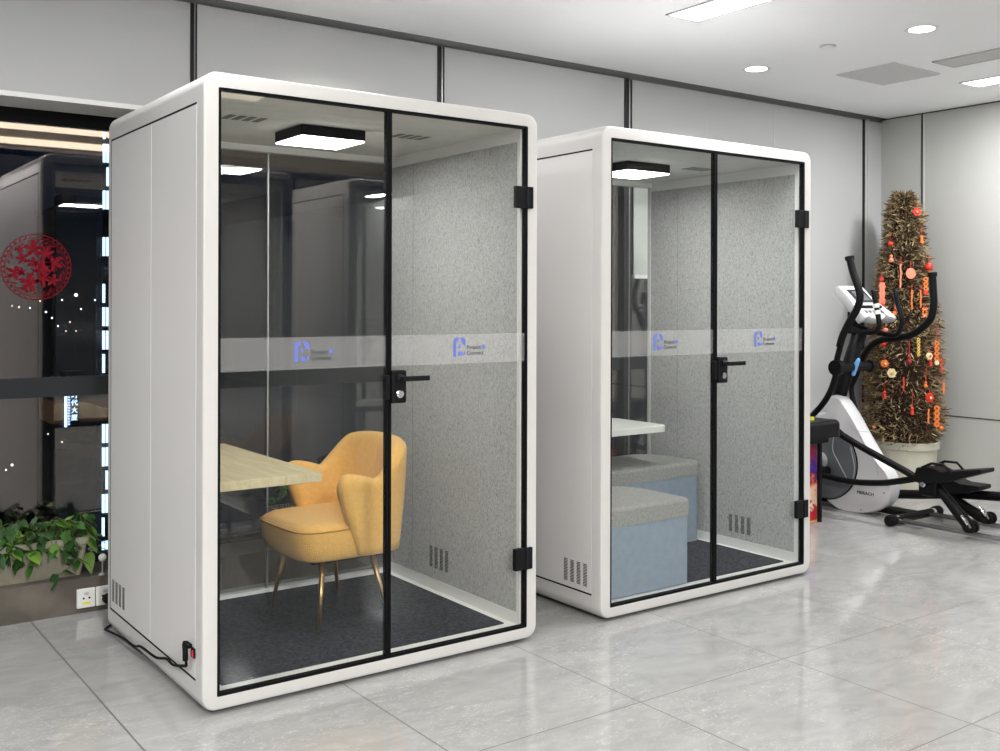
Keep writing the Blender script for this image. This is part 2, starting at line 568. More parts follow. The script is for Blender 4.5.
# ceiling cove with two warm strips, between the white ceiling and the dark one
cove = st('trim_cove', bx(XL, XR + .12, -4.5, Y_SPLIT, 2.95, 3.0), mat('warm_cove_paint', (.62, .52, .38), .8))
bm = bmesh.new(); box(bm, XL, XR + .12, Y_SPLIT - .02, Y_SPLIT, ZC, 3.0); st('trim_cove_lip', bm, M['ceiling'])
st('trim_cove_edge', bx(XL, XR + .12, -4.52, -4.5, 2.86, 3.0), M['ceiling'])

# back wall: header above the window, then full-height panels to the right of it
bm = bmesh.new()
box(bm, XL, 3.956, YW, YW + .14, ZH + .022, 2.787)
box(bm, 3.956, XR + .12, YW, YW + .14, 0, 2.787)
box(bm, 3.956, 4.02, YW + .14, YG + .06, 0, 2.787)
st('wall_back', bm, M['wall'])
st('trim_wall_reveal', bx(XL, XR + .12, YW + .03, YW + .16, 2.787, 2.96), M['reveal'])
st('trim_window_head', bx(XL, 3.956, YW - .012, YG - .03, ZH, ZH + .022), M['trim'])
st('trim_window_recess', bx(XL, 3.956, YG - .03, YG + .06, 2.195, 2.40), M['black'])
st('wall_right', bx(XR, XR + .12, YB, YW, 0, ZC), M['wall_r'])
st('wall_left', bx(XL - .12, XL, YB, YG + .1, 0, 3.0), M['wall_dark'])
st('wall_front', bx(XL, XR + .12, YB - .12, YB, 0, 3.0), M['wall_dark'])

# seams and metal channels of the back wall
def channel(x0, x1, z0=0.0, z1=2.787):
    bm = bmesh.new()
    w_ = x1 - x0
    box(bm, x0, x0 + w_ * .55, YW - .004, YW + .03, z0, z1, 0)
    box(bm, x0 + w_ * .55, x0 + w_ * .68, YW - .008, YW + .03, z0, z1, 1)
    box(bm, x0 + w_ * .68, x1, YW - .004, YW + .03, z0, z1, 0)
    return bm


for x0, x1, z0 in ((.462, .494, 0.156), (1.835, 1.880, .156), (3.216, 3.282, .156)):
    st('trim_channel', channel(x0, x1, z0), [M['channel'], M['channel_lip']])
st('trim_corner_channel', bx(5.672, 5.700, YW - .004, YW + .02, 0, 2.79), M['channel'])
st('trim_corner_lip', bx(5.735, 5.748, YW - .006, YW + .02, 0, 2.80), M['seam'])
bm = bmesh.new()
box(bm, 3.953, 3.959, YW - .0015, YW + .01, 0.0, 2.787)
box(bm, 4.640, 4.648, YW - .0015, YW + .01, 0, 2.787)
st('trim_panel_seam', bm, M['seam'])
bm = bmesh.new()
box(bm, XR - .003, XR + .01, 1.098, 1.115, 0, ZC)
box(bm, XR - .003, XR + .01, YB, 1.10, .560, .568)
st('trim_wall_seam', bm, M['darkseam'])
st('trim_wall_seam_edge', bx(XR - .004, XR + .01, 1.085, 1.098, 0, ZC), M['seam'])
st('trim_ceiling_line', bx(XR - .008, XR + .01, YB, YW, ZC - .008, ZC - .001), M['darkseam'])

# plinth and sill under the window
st('trim_window_plinth', bx(XL, 3.956, YW, YG + .06, 0, .155), M['plinth'])

# windows: two bays of night glass
def window(n, x0, x1, glassmat):
    g = st('window_%d' % n, bx(x0, x1, YG, YG + .012, .155, 2.20), glassmat)
    fr = bmesh.new()
    box(fr, x0, x1, YG - .02, YG + .05, .156, .19)
    for x in (x0, x1 - .03):
        box(fr, x, x + .03, YG - .02, YG + .05, .19, 2.20)
    obj('window_frame', fr, M['channel'], g)
    obj('transom', bx(x0, x1, YG - .025, YG + .04, .942, 1.030), mat('dark_grey_transom_%d' % n, (.022, .024, .027), .6, spec=.2), g)
    return g


window(1, XL, 3.475, M['window_glass'])
window(2, 3.485, 3.956, M['window_glass2'])

# roller blind in the narrow bay behind the far booth
t = empty('roller_blind', (3.725, YG - .06, 2.19), label='pale roller blind half lowered in the window seen through the back of the far booth', cat='blind')
obj('blind_cloth', bx(-.215, .215, -.004, .004, -.62, 0), M['blind'], t)
obj('bottom_rail', bx(-.215, .215, -.012, .012, -.645, -.62), M['trim'], t)
bm = bmesh.new(); lathe(bm, [(.022, -.22), (.022, .22)], (0, 0, 0), 16, 'x'); obj('roller', bm, M['trim'], t, smooth=False)

# ---------------------------------------------------------------- ceiling fixtures
def linear_light(x0, x1, y0, y1, label, zc=ZC, power=LIGHTS['panel'], group=None):
    cx, cy = (x0 + x1) / 2, (y0 + y1) / 2
    t = empty('linear_panel_light', (cx, cy, zc), label=label, cat='ceiling light', group=group)
    hx, hy = (x1 - x0) / 2, (y1 - y0) / 2
    fr = bmesh.new()
    box(fr, -hx, hx, -hy, -hy + .012, -.006, .02); box(fr, -hx, hx, hy - .012, hy, -.006, .02)
    box(fr, -hx, -hx + .012, -hy, hy, -.006, .02); box(fr, hx - .012, hx, -hy, hy, -.006, .02)
    obj('frame', fr, M['alu'], t)
    obj('diffuser', bx(-hx + .012, hx - .012, -hy + .012, hy - .012, -.002, .01), M['panelglow'], t)
    area('panel_lamp', t, (0, 0, -.008), hx * 2 - .03, hy * 2 - .03, power, (.975, .985, 1))
    return t


linear_light(2.462, 2.688, -.90, .335, 'bright linear ceiling light panel at the top edge, right of the middle', power=17)
linear_light(5.12, 5.34, -.88, .35, 'bright linear ceiling light panel at the right edge, near the right wall', power=30)
linear_light(-.20, .025, -.90, .335, 'added linear fill light on the ceiling above the left side of the near booth', power=7)  # invented panel, added to brighten the area around the near booth
linear_light(-2.85, -2.63, -.90, .335, 'added linear fill light, out of view over the open floor far left of the near booth')  # added out of view to brighten the near booth's left side
linear_light(3.12, 3.40, -8.10, -7.45, 'linear light in the dark ceiling, reflected at the upper left of the near booth glass', 2.86, LIGHTS['dark'])
linear_light(5.68, 5.88, -9.4, -8.9, 'linear light in the dark ceiling close to the right wall', 2.86, LIGHTS['dark'])
linear_light(2.6, 3.2, -10.0, -9.55, 'wide light in the dark ceiling at the far end of the room', 2.86, LIGHTS['dark'])
linear_light(-1.2, -.97, -6.8, -4.8, 'added linear fill light for the booth fronts, unseen behind the camera on the left', 2.86, LIGHTS['left'])  # added front fill, placed where the glass does not mirror it
linear_light(-3.3, -3.07, -5.0, -3.0 - 1.65, 'added short fill light for the booth fronts, unseen by the left wall', 2.86, 30)  # extra unseen lamp, added to fill the booth fronts from the left


def downlight(x, y, label, power=LIGHTS['down']):
    t = empty('recessed_downlight', (x, y, ZC), label=label, cat='ceiling light', group=None)
    bm = bmesh.new(); lathe(bm, [(.062, .0), (.082, -.004), (.086, .0), (.086, .01), (.062, .01)], (0, 0, 0), 32, caps=False)
    obj('trim_ring', bm, M['trim'], t, smooth=True)
    bm = bmesh.new(); lathe(bm, [(.064, -.002), (.064, .01)], (0, 0, 0), 32); obj('lens', bm, M['panelglow'], t)
    area('spot_lamp', t, (0, 0, -.006), .12, .12, power, (1, .97, .93), 'DISK', spread=radians(130))
    return t


downlight(3.737, -.255, 'round recessed downlight nearer the right edge of the ceiling')
downlight(3.766, .868, 'round recessed downlight nearer the back wall, above the far booth')
downlight(1.15, .90, 'round recessed downlight hidden above the near booth')
downlight(1.20, -1.05, 'round recessed downlight in front of the near booth')
downlight(3.737, -1.45, 'round recessed downlight in front of the far booth')
downlight(-1.45, .70, 'round recessed downlight above the left window planter')
downlight(-1.45, -1.05, 'round recessed downlight left of the near booth')

# warm LED strips of the cove
for y, lb in ((-3.10, 'warm LED strip in the ceiling cove, the one nearer the booths'), (-4.05, 'warm LED strip in the ceiling cove, the one farther from the booths')):
    t = empty('cove_light_strip', (-1.05, y, 2.945), label=lb, cat='light strip')
    obj('strip', bx(-3.0, 3.0, -.18, .18, -.012, .0), emis('warm_led', (1, .86, .66), 3.4), t)

# smoke detector
t = empty('smoke_detector', (3.641, .255, ZC), label='small round smoke detector on the ceiling between the two downlights', cat='smoke detector')
bm = bmesh.new(); lathe(bm, [(.038, 0), (.038, -.008), (.032, -.012), (.018, -.015), (.001, -.016)], (0, 0, 0), 24, caps=False); obj('housing', bm, M['trim'], t, smooth=True)
bm = bmesh.new(); lathe(bm, [(.044, 0), (.044, -.004), (.038, -.005)], (0, 0, 0), 24); obj('base_ring', bm, M['alu'], t)

# return-air grille and slot vent
t = empty('return_air_grille', (4.525, .470, ZC), label='square grey return air grille in the ceiling', cat='air vent')
obj('mesh_panel', bx(-.245, .245, -.205, .205, -.006, .0), M['mesh_grey'], t)
bm = bmesh.new()
for i in range(22):
    x = -.235 + i * .0224
    box(bm, x, x + .007, -.198, .198, -.010, -.004)
obj('louvre', bm, M['mesh_grey'], t)
t = empty('slot_air_vent', (4.555, -.38, ZC), label='long slot air vent in the ceiling beside the square grille', cat='air vent')
bm = bmesh.new()
box(bm, -.115, .115, -.50, -.485, -.008, .0); box(bm, -.115, .115, .485, .50, -.008, .0)
box(bm, -.115, -.10, -.50, .50, -.008, .0); box(bm, .10, .115, -.50, .50, -.008, .0)
obj('frame', bm, M['alu'], t)
bm = bmesh.new()
for i in range(9):
    x = -.096 + i * .0225
    box(bm, x, x + .012, -.485, .485, -.006, -.001)
obj('slat', bm, M['mesh_grey'], t)
obj('backing', bx(-.10, .10, -.485, .485, -.002, 0), M['reveal'], t)

# ---------------------------------------------------------------- the booths
W_, H_, D_ = 1.405, 2.150, 1.140
IN, TOP, BOT, Z0 = .052, .0516, .0585, .012


def logo(parent, x, z, y):
    e = bmesh.new()
    # rounded square with a vertical bar and cut-outs: the emblem printed on the film
    def slab(pts): prism(e, [(x + a * .058, z + b * .072) for a, b in pts], 'y', y - .0008, y)
    slab([(0, 0), (.0, .78), (.06, .92), (.20, 1), (.46, 1), (.40, .80), (.26, .78), (.24, .70), (.24, 0), (.12, -.05)])
    slab([(.56, 1), (.80, 1), (.95, .93), (1, .78), (.98, .52), (.86, .60), (.72, .66)])
    slab([(.42, .66), (.58, .62), (.62, .46), (.46, .44)])
    slab([(.40, .24), (.66, .26), (.78, .10), (.70, .02), (.42, .02)])
    slab([(.80, .02), (.98, .10), (.92, .30), (.82, .22)])
    obj('emblem', e, M['logo_blue'], parent)
    t = text_mesh('lettering', 'Project', .023, M['logo_dark'], parent, (x + .063, y - .0006, z + .026), (pi / 2, 0, 0))
    t = text_mesh('lettering', 'Connect', .023, M['logo_dark'], parent, (x + .063, y - .0006, z + .004), (pi / 2, 0, 0))
    bm = bmesh.new(); lathe(bm, [(.0085, -.0008), (.0085, 0)], (x + .142, y, z + .034), 14, 'y'); lathe(bm, [(.004, -.0012), (.004, 0)], (x + .142, y, z + .034), 10, 'y')
    obj('emblem_dot', bm, M['logo_blue'], parent)


def slots(xplane, y0, y1, z0, z1, sign, cols=4, rows=15):
    bm = bmesh.new()
    cw = (y1 - y0) / (cols - .35)
    for c in range(cols):
        ya = y0 + c * cw
        for r in range(rows):
            za = z0 + (z1 - z0) * r / rows
            h = (z1 - z0) / rows * .42
            a, b = (xplane, xplane + sign * .0012)
            box(bm, min(a, b), max(a, b), ya, ya + cw * .56, za, za + h)
    return bm


def booth(x0, y0, label, vent, ivent, logos):
    t = empty('office_booth', (x0, y0, 0), label=label, cat='office booth')
    # shell: a ring of rounded-rectangle sections running front to back
    bm = bmesh.new()
    R = .052
    loops = []
    def sec(off, y, r):
        # off 0 = outer face, 1 = opening
        return ring(bm, [(p[0], y, p[1]) for p in rrect(off, W_ - off, Z0 + off, H_ - off, r, 8)])
    bev = .012
    for off, y, r in ((bev, 0, R - bev), (bev * .35, bev * .30, R - bev * .35), (0, bev, R), (0, D_ - .03, R), (.009, D_ - .009, R - .009), (.03, D_, R - .03)):
        loops.append(sec(off, y, r))
    def opening(y): return ring(bm, [(p[0], y, p[1]) for p in rrect(IN, W_ - IN, BOT, H_ - TOP, .006, 8)])
    loops.append(opening(D_)); loops.append(opening(0))
    bridge(bm, loops, close=True)
    obj('shell', bm, M['white'], t, autos=30)
    # side panels with shadow gaps and a seam
    for sx, xs in ((-1, 0), (1, W_)):
        a, b = (xs - .0012, xs + .0005) if sx < 0 else (xs - .0005, xs + .0012)
        obj('side_panel', bx(a, b, .062, 1.068, .116, 2.043), M['panel'], t)
        g = bmesh.new()
        box(g, a, b, .062, 1.074, 2.045, 2.0515); box(g, a, b, .062, 1.074, .107, .1135); box(g, a, b, 1.069, 1.075, .1135, 2.045)
        obj('shadow_gap', g, M['black'], t)
        a2, b2 = (a - .0006, b) if sx < 0 else (a, b + .0006)
        g = bmesh.new(); box(g, a2, b2, .543, .548, .118, 2.042)
        obj('panel_seam', g, M['panel_seam'], t)
    obj('side_vent', slots(-.0012, *vent, -1), M['black'], t)
    # feet
    for fx in (.12, W_ - .12):
        for fy in (.12, D_ - .12):
            f = bmesh.new(); lathe(f, [(.035, 0), (.035, .006), (.02, .008), (.02, Z0 + .002)], (fx, fy, 0), 20)
            obj('foot', f, M['rubber'], t)
    # interior
    xi0, xi1 = IN, W_ - IN
    obj('floor_carpet', bx(xi0 + .048, xi1 - .056, .084, D_ - .075, BOT, .067), M['carpet'], t)
    obj('inner_sill', bx(xi0 + .001, xi1 - .001, .029, D_ - .056, BOT - .002, .062), M['trim'], t)
    obj('carpet_joint', bx(xi0 + .05, xi1 - .058, .50, .5022, .067, .0674), M['carpet_seam'], t)
    for a, b in ((xi0, xi0 + .016), (xi1 - .016, xi1)):
        f = obj('felt_wall', bx(a, b, .050, D_ - .045, .110, 2.040), M['felt'], t)
        g = bmesh.new()
        s = b if a == xi0 else a
        box(g, s - .0008, s + .0008, .8755, .8772, .112, 2.038)
        obj('felt_joint', g, M['felt_line'], f)
        bm = bmesh.new()
        s0, s1 = (a, b + .002) if a == xi0 else (a - .002, b)
        box(bm, s0, s1, .030, D_ - .02, BOT, .110)           # skirting
        box(bm, s0, s1, .030, D_ - .02, 2.040, 2.098)         # top rail
        box(bm, s0, s1, .030, .050, .110, 2.040)              # front stile
        box(bm, s0, s1, D_ - .045, D_ - .02, .110, 2.040)     # rear stile
        obj('inner_trim', bm, M['trim'], t)
    obj('wall_vent', slots(xi1 - .016, *ivent, -1), M['black'], t)
    obj('ceiling_panel', bx(xi0 + .001, xi1 - .001, .030, D_ - .05, 2.090, 2.0975), M['booth_ceiling'], t)
    for cx in (.33, 1.075):
        bm = bmesh.new()
        for k in range(4):
            prism(bm, [(cx - .075 + k * .042, .42), (cx - .049 + k * .042, .42), (cx - .049 + k * .042, .52), (cx - .075 + k * .042, .52)], 'z', 2.0885, 2.0905)
        obj('ceiling_vent', bm, M['vent_grey'], t)
    # rear glass: two panes with white top and bottom trim
    bm = bmesh.new()
    box(bm, xi0, xi1, D_ - .055, D_ - .015, 2.062, 2.0975)
    obj('rear_top_trim', bm, M['trim'], t)
    obj('rear_bottom_trim', bx(xi0, xi1, D_ - .055, D_ - .015, BOT, .078), M['trim'], t)
    mid = W_ / 2
    for a, b in ((xi0 + .002, mid - .003), (mid + .003, xi1 - .002)):
        obj('rear_glass', bx(a, b, D_ - .040, D_ - .030, .078, 2.062), M['glass'], t)
    obj('rear_glass_joint', bx(mid - .003, mid + .003, D_ - .041, D_ - .029, .078, 2.062), M['alu'], t)
    # front: gasket frame, fixed pane, glass door
    bm = bmesh.new()
    g = .010
    A = [rrect(IN, W_ - IN, BOT, H_ - TOP, .006, 4), rrect(IN + g, W_ - IN - g, BOT + g, H_ - TOP - g, .004, 4)]
    l0 = ring(bm, [(p[0], .002, p[1]) for p in A[0]]); l1 = ring(bm, [(p[0], .002, p[1]) for p in A[1]])
    l2 = ring(bm, [(p[0], .028, p[1]) for p in A[1]]); l3 = ring(bm, [(p[0], .028, p[1]) for p in A[0]])
    bridge(bm, [l0, l1, l2, l3], close=True)
    obj('front_gasket', bm, M['black'], t)
    xa, xm0, xm1, xb = IN + g, .697, .720, W_ - IN - g
    za, zb = BOT + g, H_ - TOP - g
    mm_ = (xm0 + xm1) / 2
    pane = obj('fixed_glass', bx(xa, mm_ - .012, .010, .018, za, zb), M['glass'], t)
    obj('edge_profile', bx(xm0, mm_ - .001, .004, .026, za - .004, zb + .004), M['black'], pane, bevel=.001)
    obj('frosted_band', bx(xa, xm0, .0085, .0098, 1.143, 1.257), M['frost'], pane)
    door = obj('glass_door', bx(mm_ + .012, xb, .010, .018, za, zb), M['glass'], t)
    obj('edge_profile', bx(mm_ + .001, xm1, .004, .026, za - .004, zb + .004), M['black'], door, bevel=.001)
    obj('frosted_band', bx(xm1, xb, .0085, .0098, 1.143, 1.257), M['frost'], door)
    logo(pane, logos[0], 1.170, .008)
    logo(door, logos[1], 1.172, .008)
    # hinges
    for z in (1.808, .341):
        bm = bmesh.new()
        box(bm, 1.288, 1.342, -.008, .012, z - .044, z + .044)
        box(bm, 1.346, 1.374, -.010, .004, z - .044, z + .044)
        lathe(bm, [(.006, -.044), (.006, .044)], (1.344, -.007, z), 12)
        obj('hinge', bm, M['blackmetal'], door, bevel=.002)
    # lock body, lever, keeper
    bm = bmesh.new()
    box(bm, .712, .775, -.014, .010, 1.005, 1.128)
    obj('lock_body', bm, M['blackmetal'], door, bevel=.006)
    bm = bmesh.new(); box(bm, .690, .708, -.010, .008, 1.02, 1.11); obj('lock_keeper', bm, M['blackmetal'], pane, bevel=.003)
    bm = bmesh.new()
    lathe(bm, [(.016, 0), (.016, -.012), (.010, -.013), (.010, -.034)], (.744, -.014, 1.098), 20, 'y')
    box(bm, .736, .852, -.056, -.044, 1.088, 1.107)
    obj('lever_handle', bm, M['blackmetal'], door, bevel=.003)
    bm = bmesh.new(); lathe(bm, [(.015, 0), (.015, -.006), (.011, -.008)], (.744, -.014, 1.040), 20, 'y'); obj('lock_cylinder', bm, M['chrome'], door)
    # interior square lamp
    bm = bmesh.new(); box(bm, .560, .848, .445, .705, 2.046, 2.0895)
    l = obj('ceiling_lamp', bm, M['blackmetal'], t, bevel=.004)
    obj('lamp_diffuser', bx(.564, .844, .449, .701, 2.040, 2.046), M['lampglow'], l)
    area('booth_lamp', t, (.704, .575, 2.036), .26, .24, 3.0, (1, .985, .95))
    return t


near = booth(0, 0, 'white glass-fronted office booth with a mustard chair inside, the nearer and larger looking of two',
      (.870, 1.045, .150, .240), (.565, .725, .165, .262), (.331, .996))
far = booth(1.757, .006, 'white glass-fronted office booth with blue-grey ottomans inside, the farther of two',
      (.090, .252, .140, .240), (.335, .490, .146, .240), (.313, .984))
far.scale = (1.011, 1, 1)

# power inlet and cable on the near booth
t = empty('power_cable', (0, .1, .2), label='black power cable plugged into the left side of the near booth', cat='power cable')
pts = [(.085, 1.418, .055), (.09, 1.35, .006), (.06, 1.22, .006), (.0, 1.145, .007), (-.013, 1.06, .022), (-.014, .86, .046), (-.013, .70, .055), (-.012, .62, .074), (-.013, .441, .084), (-.013, .32, .112), (-.014, .245, .112), (-.013, .14, .138), (-.016, .105, .150), (-.022, .098, .180)]
bm = bmesh.new(); tube(bm, [Vector(p) - Vector((0, .1, .2)) for p in pts], .0048, 8, 5); obj('cord', bm, M['rubber'], t, smooth=True)
bm = bmesh.new(); tube(bm, [(-.022, -.003, -.03), (-.022, -.002, .004), (-.020, .006, .026), (-.012, -.018, .020)], .0095, 12, 3); obj('plug', bm, M['rubber'], t, smooth=True)
t = empty('power_inlet', (0, .060, .199), label='small red and black power socket on the side of the near booth', cat='socket')
obj('socket_body', bx(-.008, -.0015, -.004, .024, -.016, .018), M['blackmetal'], t, bevel=.002)
obj('rocker_switch', bx(-.011, -.008, -.002, .010, -.013, .012), M['red'], t, bevel=.001)

# ---------------------------------------------------------------- near booth furniture
FL = .0675
def armchair(loc, rz=0):
    t = empty('tub_armchair', loc, rz, label='mustard yellow upholstered tub armchair with gold legs inside the near booth', cat='chair')
    # local frame: x backward, y across, origin under the seat centre on the carpet
    # seat cushion: rounded slab
    bm = bmesh.new()
    def seat_loop(z, ins):
        pts = []
        n = 40
        for k in range(n):
            a = 2 * pi * k / n
            ca, sa = cos(a), sin(a)
            ex = .42 if ca < 0 else .55
            X = (abs(ca) ** ex) * (1 if ca > 0 else -1) * (.243 - ins)
            Y = (abs(sa) ** .40) * (1 if sa > 0 else -1) * (.232 - ins)
            pts.append((X - .02 - .012 * (z - .35) / .12, Y, z))
        return ring(bm, pts)
    loops = [seat_loop(z, i) for z, i in ((.268, .06), (.272, .025), (.285, .008), (.32, 0), (.365, -.004), (.392, .0), (.412, .012), (.424, .035), (.430, .08), (.433, .14))]
    bridge(bm, loops)
    bm.faces.new(loops[0]); bm.faces.new(loops[-1])
    seat = obj('seat', bm, M['fabric'], t, smooth=True)
    bm = bmesh.new()
    P = []
    for k in range(61):
        a = 2 * pi * k / 60
        ca, sa = cos(a), sin(a)
        ex = .42 if ca < 0 else .55
        P.append(((abs(ca) ** ex) * (1 if ca > 0 else -1) * .2445 - .025, (abs(sa) ** .40) * (1 if sa > 0 else -1) * .233, .397))
    tube(bm, P, .0035, 6)
    obj('piping', bm, M['piping'], seat, smooth=True)
    # back and arms: one U-shaped shell
    NS, th = 72, .034
    bm = bmesh.new()
    def path(s):        # s in [-1,1]; returns centre, outward normal (plan view)
        hw, xf, xb, r = .224, -.112, .188, .100
        La = (xb - r) - xf
        Lc = pi / 2 * r
        Lb = hw - r
        tot = La + Lc + Lb
        d = abs(s) * tot
        sg = 1 if s > 0 else -1
        if d < Lb: return Vector((xb, sg * d)), Vector((1, 0))
        if d < Lb + Lc:
            a = (d - Lb) / r
            return Vector((xb - r + r * cos(a), sg * (hw - r + r * sin(a)))), Vector((cos(a), sg * sin(a)))
        return Vector((xb - r - (d - Lb - Lc), sg * hw)), Vector((0, sg))
    def top(s):
        a = abs(s)
        if a < .36: return .742 - .014 * (a / .36) ** 4
        if a < .66:
            u = (a - .36) / .30
            u = u * u * (3 - 2 * u)
            return .728 * (1 - u) + .590 * u
        u = (a - .66) / .34
        return .590 + .030 * sin(u * pi * .62) - .040 * max(0, (u - .78) / .22) ** 2
    loops = []
    for i in range(NS + 1):
        s = -1 + 2 * i / NS
        a = abs(s)
        zt, zb = top(s), .285
        endf = max(0, (a - .93) / .07)
        T = th * (1 - .55 * endf ** 2)
        prof = []
        NZ = 9
        # outer side bottom->top, over the rim, inner side top->bottom
        for k in range(NZ + 1): prof.append((1, k / NZ))
        for k in range(1, 6): prof.append((cos(pi * k / 6), 1 + .5 * sin(pi * k / 6)))
        for k in range(NZ, -1, -1): prof.append((-1, k / NZ))
        L_ = []
        for o_, h in prof:
            hh = min(h, 1)
            z = zb + (zt - T - zb) * hh
            if h > 1: z = zt - T + T * (h - 1) * 2
            lean = .055 * hh * max(0, 1 - a * 1.6) + .012 * hh
            slant = max(0, (a - .55) / .45)
            c, nrm = path(s * (1 - .20 * (1 - hh) ** 1.15 * slant * (1 if a > 0 else 0)))
            bulge = 1 + .15 * sin(pi * hh)
            q = c + nrm * (T * o_ * bulge)
            q = q + nrm * lean * .9
            L_.append((q.x, q.y, z))
        loops.append(ring(bm, L_))
    bridge(bm, loops)
    bm.faces.new(loops[0]); bm.faces.new(loops[-1])
    obj('backrest_and_arms', bm, M['fabric'], t, smooth=True)
    obj('seat_base', bx(-.19, .19, -.17, .17, .255, .275), M['blackmetal'], t, bevel=.01)
    for sx in (-1, 1):
        for sy in (-1, 1):
            bm = bmesh.new()
            fx = -.185 if sx < 0 else .138
            tx = -.145 if sx < 0 else .085
            tube(bm, [(tx, sy * .165, .268), (fx, sy * .215, 0)], .012, 14, rfun=lambda q: .0135 - .0070 * q)
            obj('leg', bm, M['brass'], t, smooth=True)
    return t


armchair((.800, .625, FL), radians(2))

t = empty('side_table', (.07, .10, FL), label='pale oak tabletop fixed to the left wall of the near booth, beside the mustard chair', cat='table')
bm = bmesh.new(); box(bm, 0, .414, 0, .96, .656, .690); obj('tabletop', bm, M['wood'], t, bevel=.003)
obj('bracket', bx(.0, .30, .15, .18, .630, .653), M['blackmetal'], t)
obj('bracket', bx(.0, .30, .78, .81, .630, .653), M['blackmetal'], t)
obj('wall_leg', bx(.01, .04, .12, .85, 0, .653), M['blackmetal'], t, bevel=.003)

# ---------------------------------------------------------------- far booth furniture
def rounded_block(bm, x0, x1, y0, y1, rs, z0, z1, n=10, edge=0, ):
    """plan with individually rounded corners rs=(x1y1, x0y1, x0y0, x1y0)"""
    def plan(ins):
        out = []
        for (cx, cy, sx, sy, a0), r in zip(((x1, y1, -1, -1, 0), (x0, y1, 1, -1, 90), (x0, y0, 1, 1, 180), (x1, y0, -1, 1, 270)), rs):
            r2 = max(r - ins, .002)
            ccx, ccy = cx + sx * (r2 + ins), cy + sy * (r2 + ins)
            for k in range(n + 1):
                a = radians(a0 + 90 * k / n)
                out.append((ccx + r2 * cos(a), ccy + r2 * sin(a)))
        return out
    lv = [(0, z0)]
    if edge:
        lv = [(0, z0)] + [(edge * (1 - cos(a)), z1 - edge + edge * sin(a)) for a in (0, .4, .8, 1.2, pi / 2)]
    else: lv.append((0, z1))
    loops = [ring(bm, [(p[0], p[1], z) for p in plan(i)]) for i, z in lv]
    bridge(bm, loops)
    bm.faces.new(loops[0]); bm.faces.new(loops[-1])


def ottoman(x0, x1, y0, y1, rs, label, hb, hc):
    t = empty('ottoman', (0, 0, 0), label=label, cat='ottoman')
    t.location = ((x0 + x1) / 2, (y0 + y1) / 2, FL)
    a, b, c, d = x0 - t.location.x, x1 - t.location.x, y0 - t.location.y, y1 - t.location.y
    bm = bmesh.new(); rounded_block(bm, a, b, c, d, rs, 0, hb); obj('body', bm, M['ott_blue'], t, autos=30)
    bm = bmesh.new(); rounded_block(bm, a - .002, b + .004, c - .004, d + .002, rs, hb + .001, hc, edge=.022); obj('seat_cushion', bm, M['ott_grey'], t, autos=30)
    bm = bmesh.new(); rounded_block(bm, a + .003, b - .003, c + .003, d - .003, rs, hb - .003, hb + .003); obj('seam', bm, M['carpet_seam'], t)
    return t


ottoman(1.829, 2.365, .078, .560, (.22, .01, .01, .012), 'low blue-grey ottoman with a light grey cushion at the front left of the far booth', .315, .402)
ottoman(2.16, 3.075, .665, 1.078, (.20, .03, .10, .05), 'blue-grey ottoman with a darker grey cushion at the back of the far booth', .362, .440)

t = empty('pedestal_table', (2.16, .84, FL), label='small white table with rounded corners above the ottomans in the far booth', cat='table')
bm = bmesh.new(); rounded_block(bm, -.31, .62, -.225, .225, (.06, .03, .03, .06), .628, .661, edge=.004); obj('tabletop', bm, M['tabletop_white'], t, autos=30)
bm = bmesh.new(); tube(bm, [(-.12, -.04, .006), (-.12, -.04, .630)], .025, 16); obj('pedestal', bm, M['tabletop_white'], t, smooth=True)
bm = bmesh.new(); lathe(bm, [(.06, 0), (.06, .006), (.03, .010)], (-.12, -.04, 0), 24); obj('base', bm, M['tabletop_white'], t)

# ---------------------------------------------------------------- window ledge: planters, sockets
def leaf(bm, base, d, length, width, droop, mi=0, roll=0):
    """heart-shaped leaf with a folded midrib"""
    d = Vector(d).normalized()
    side = d.cross(Vector((0, 0, 1)))
    if side.length < .1: side = Vector((1, 0, 0))
    side.normalize()
    side = (Matrix.Rotation(roll, 3, d) @ side)
    nrm = side.cross(d)
    prof = ((0, 0), (.06, .34), (.18, .50), (.36, .52), (.56, .42), (.76, .25), (.92, .08), (1, 0))
    L_, C_, R_ = [], [], []
    for tt, w_ in prof:
        c = Vector(base) + d * (length * tt) + Vector((0, 0, -droop * length * tt * tt)) - nrm * (.03 * length * sin(pi * tt))
        up = nrm * (.20 * w_ * width)
        back = d * (-.08 * length if tt < .1 and w_ > .2 else 0)
        C_.append(bm.verts.new(c))
        if w_ == 0: L_.append(C_[-1]); R_.append(C_[-1])
        else:
            L_.append(bm.verts.new(c + side * w_ * width + up + back)); R_.append(bm.verts.new(c - side * w_ * width + up + back))
    for i in range(len(prof) - 1):
        for A, flip in ((L_, 0), (R_, 1)):
            vs = []
            for v in (C_[i], C_[i + 1], A[i + 1], A[i]):
                if v not in vs: vs.append(v)
            if flip: vs.reverse()
            if len(vs) > 2:
                f = bm.faces.new(vs); f.material_index = mi


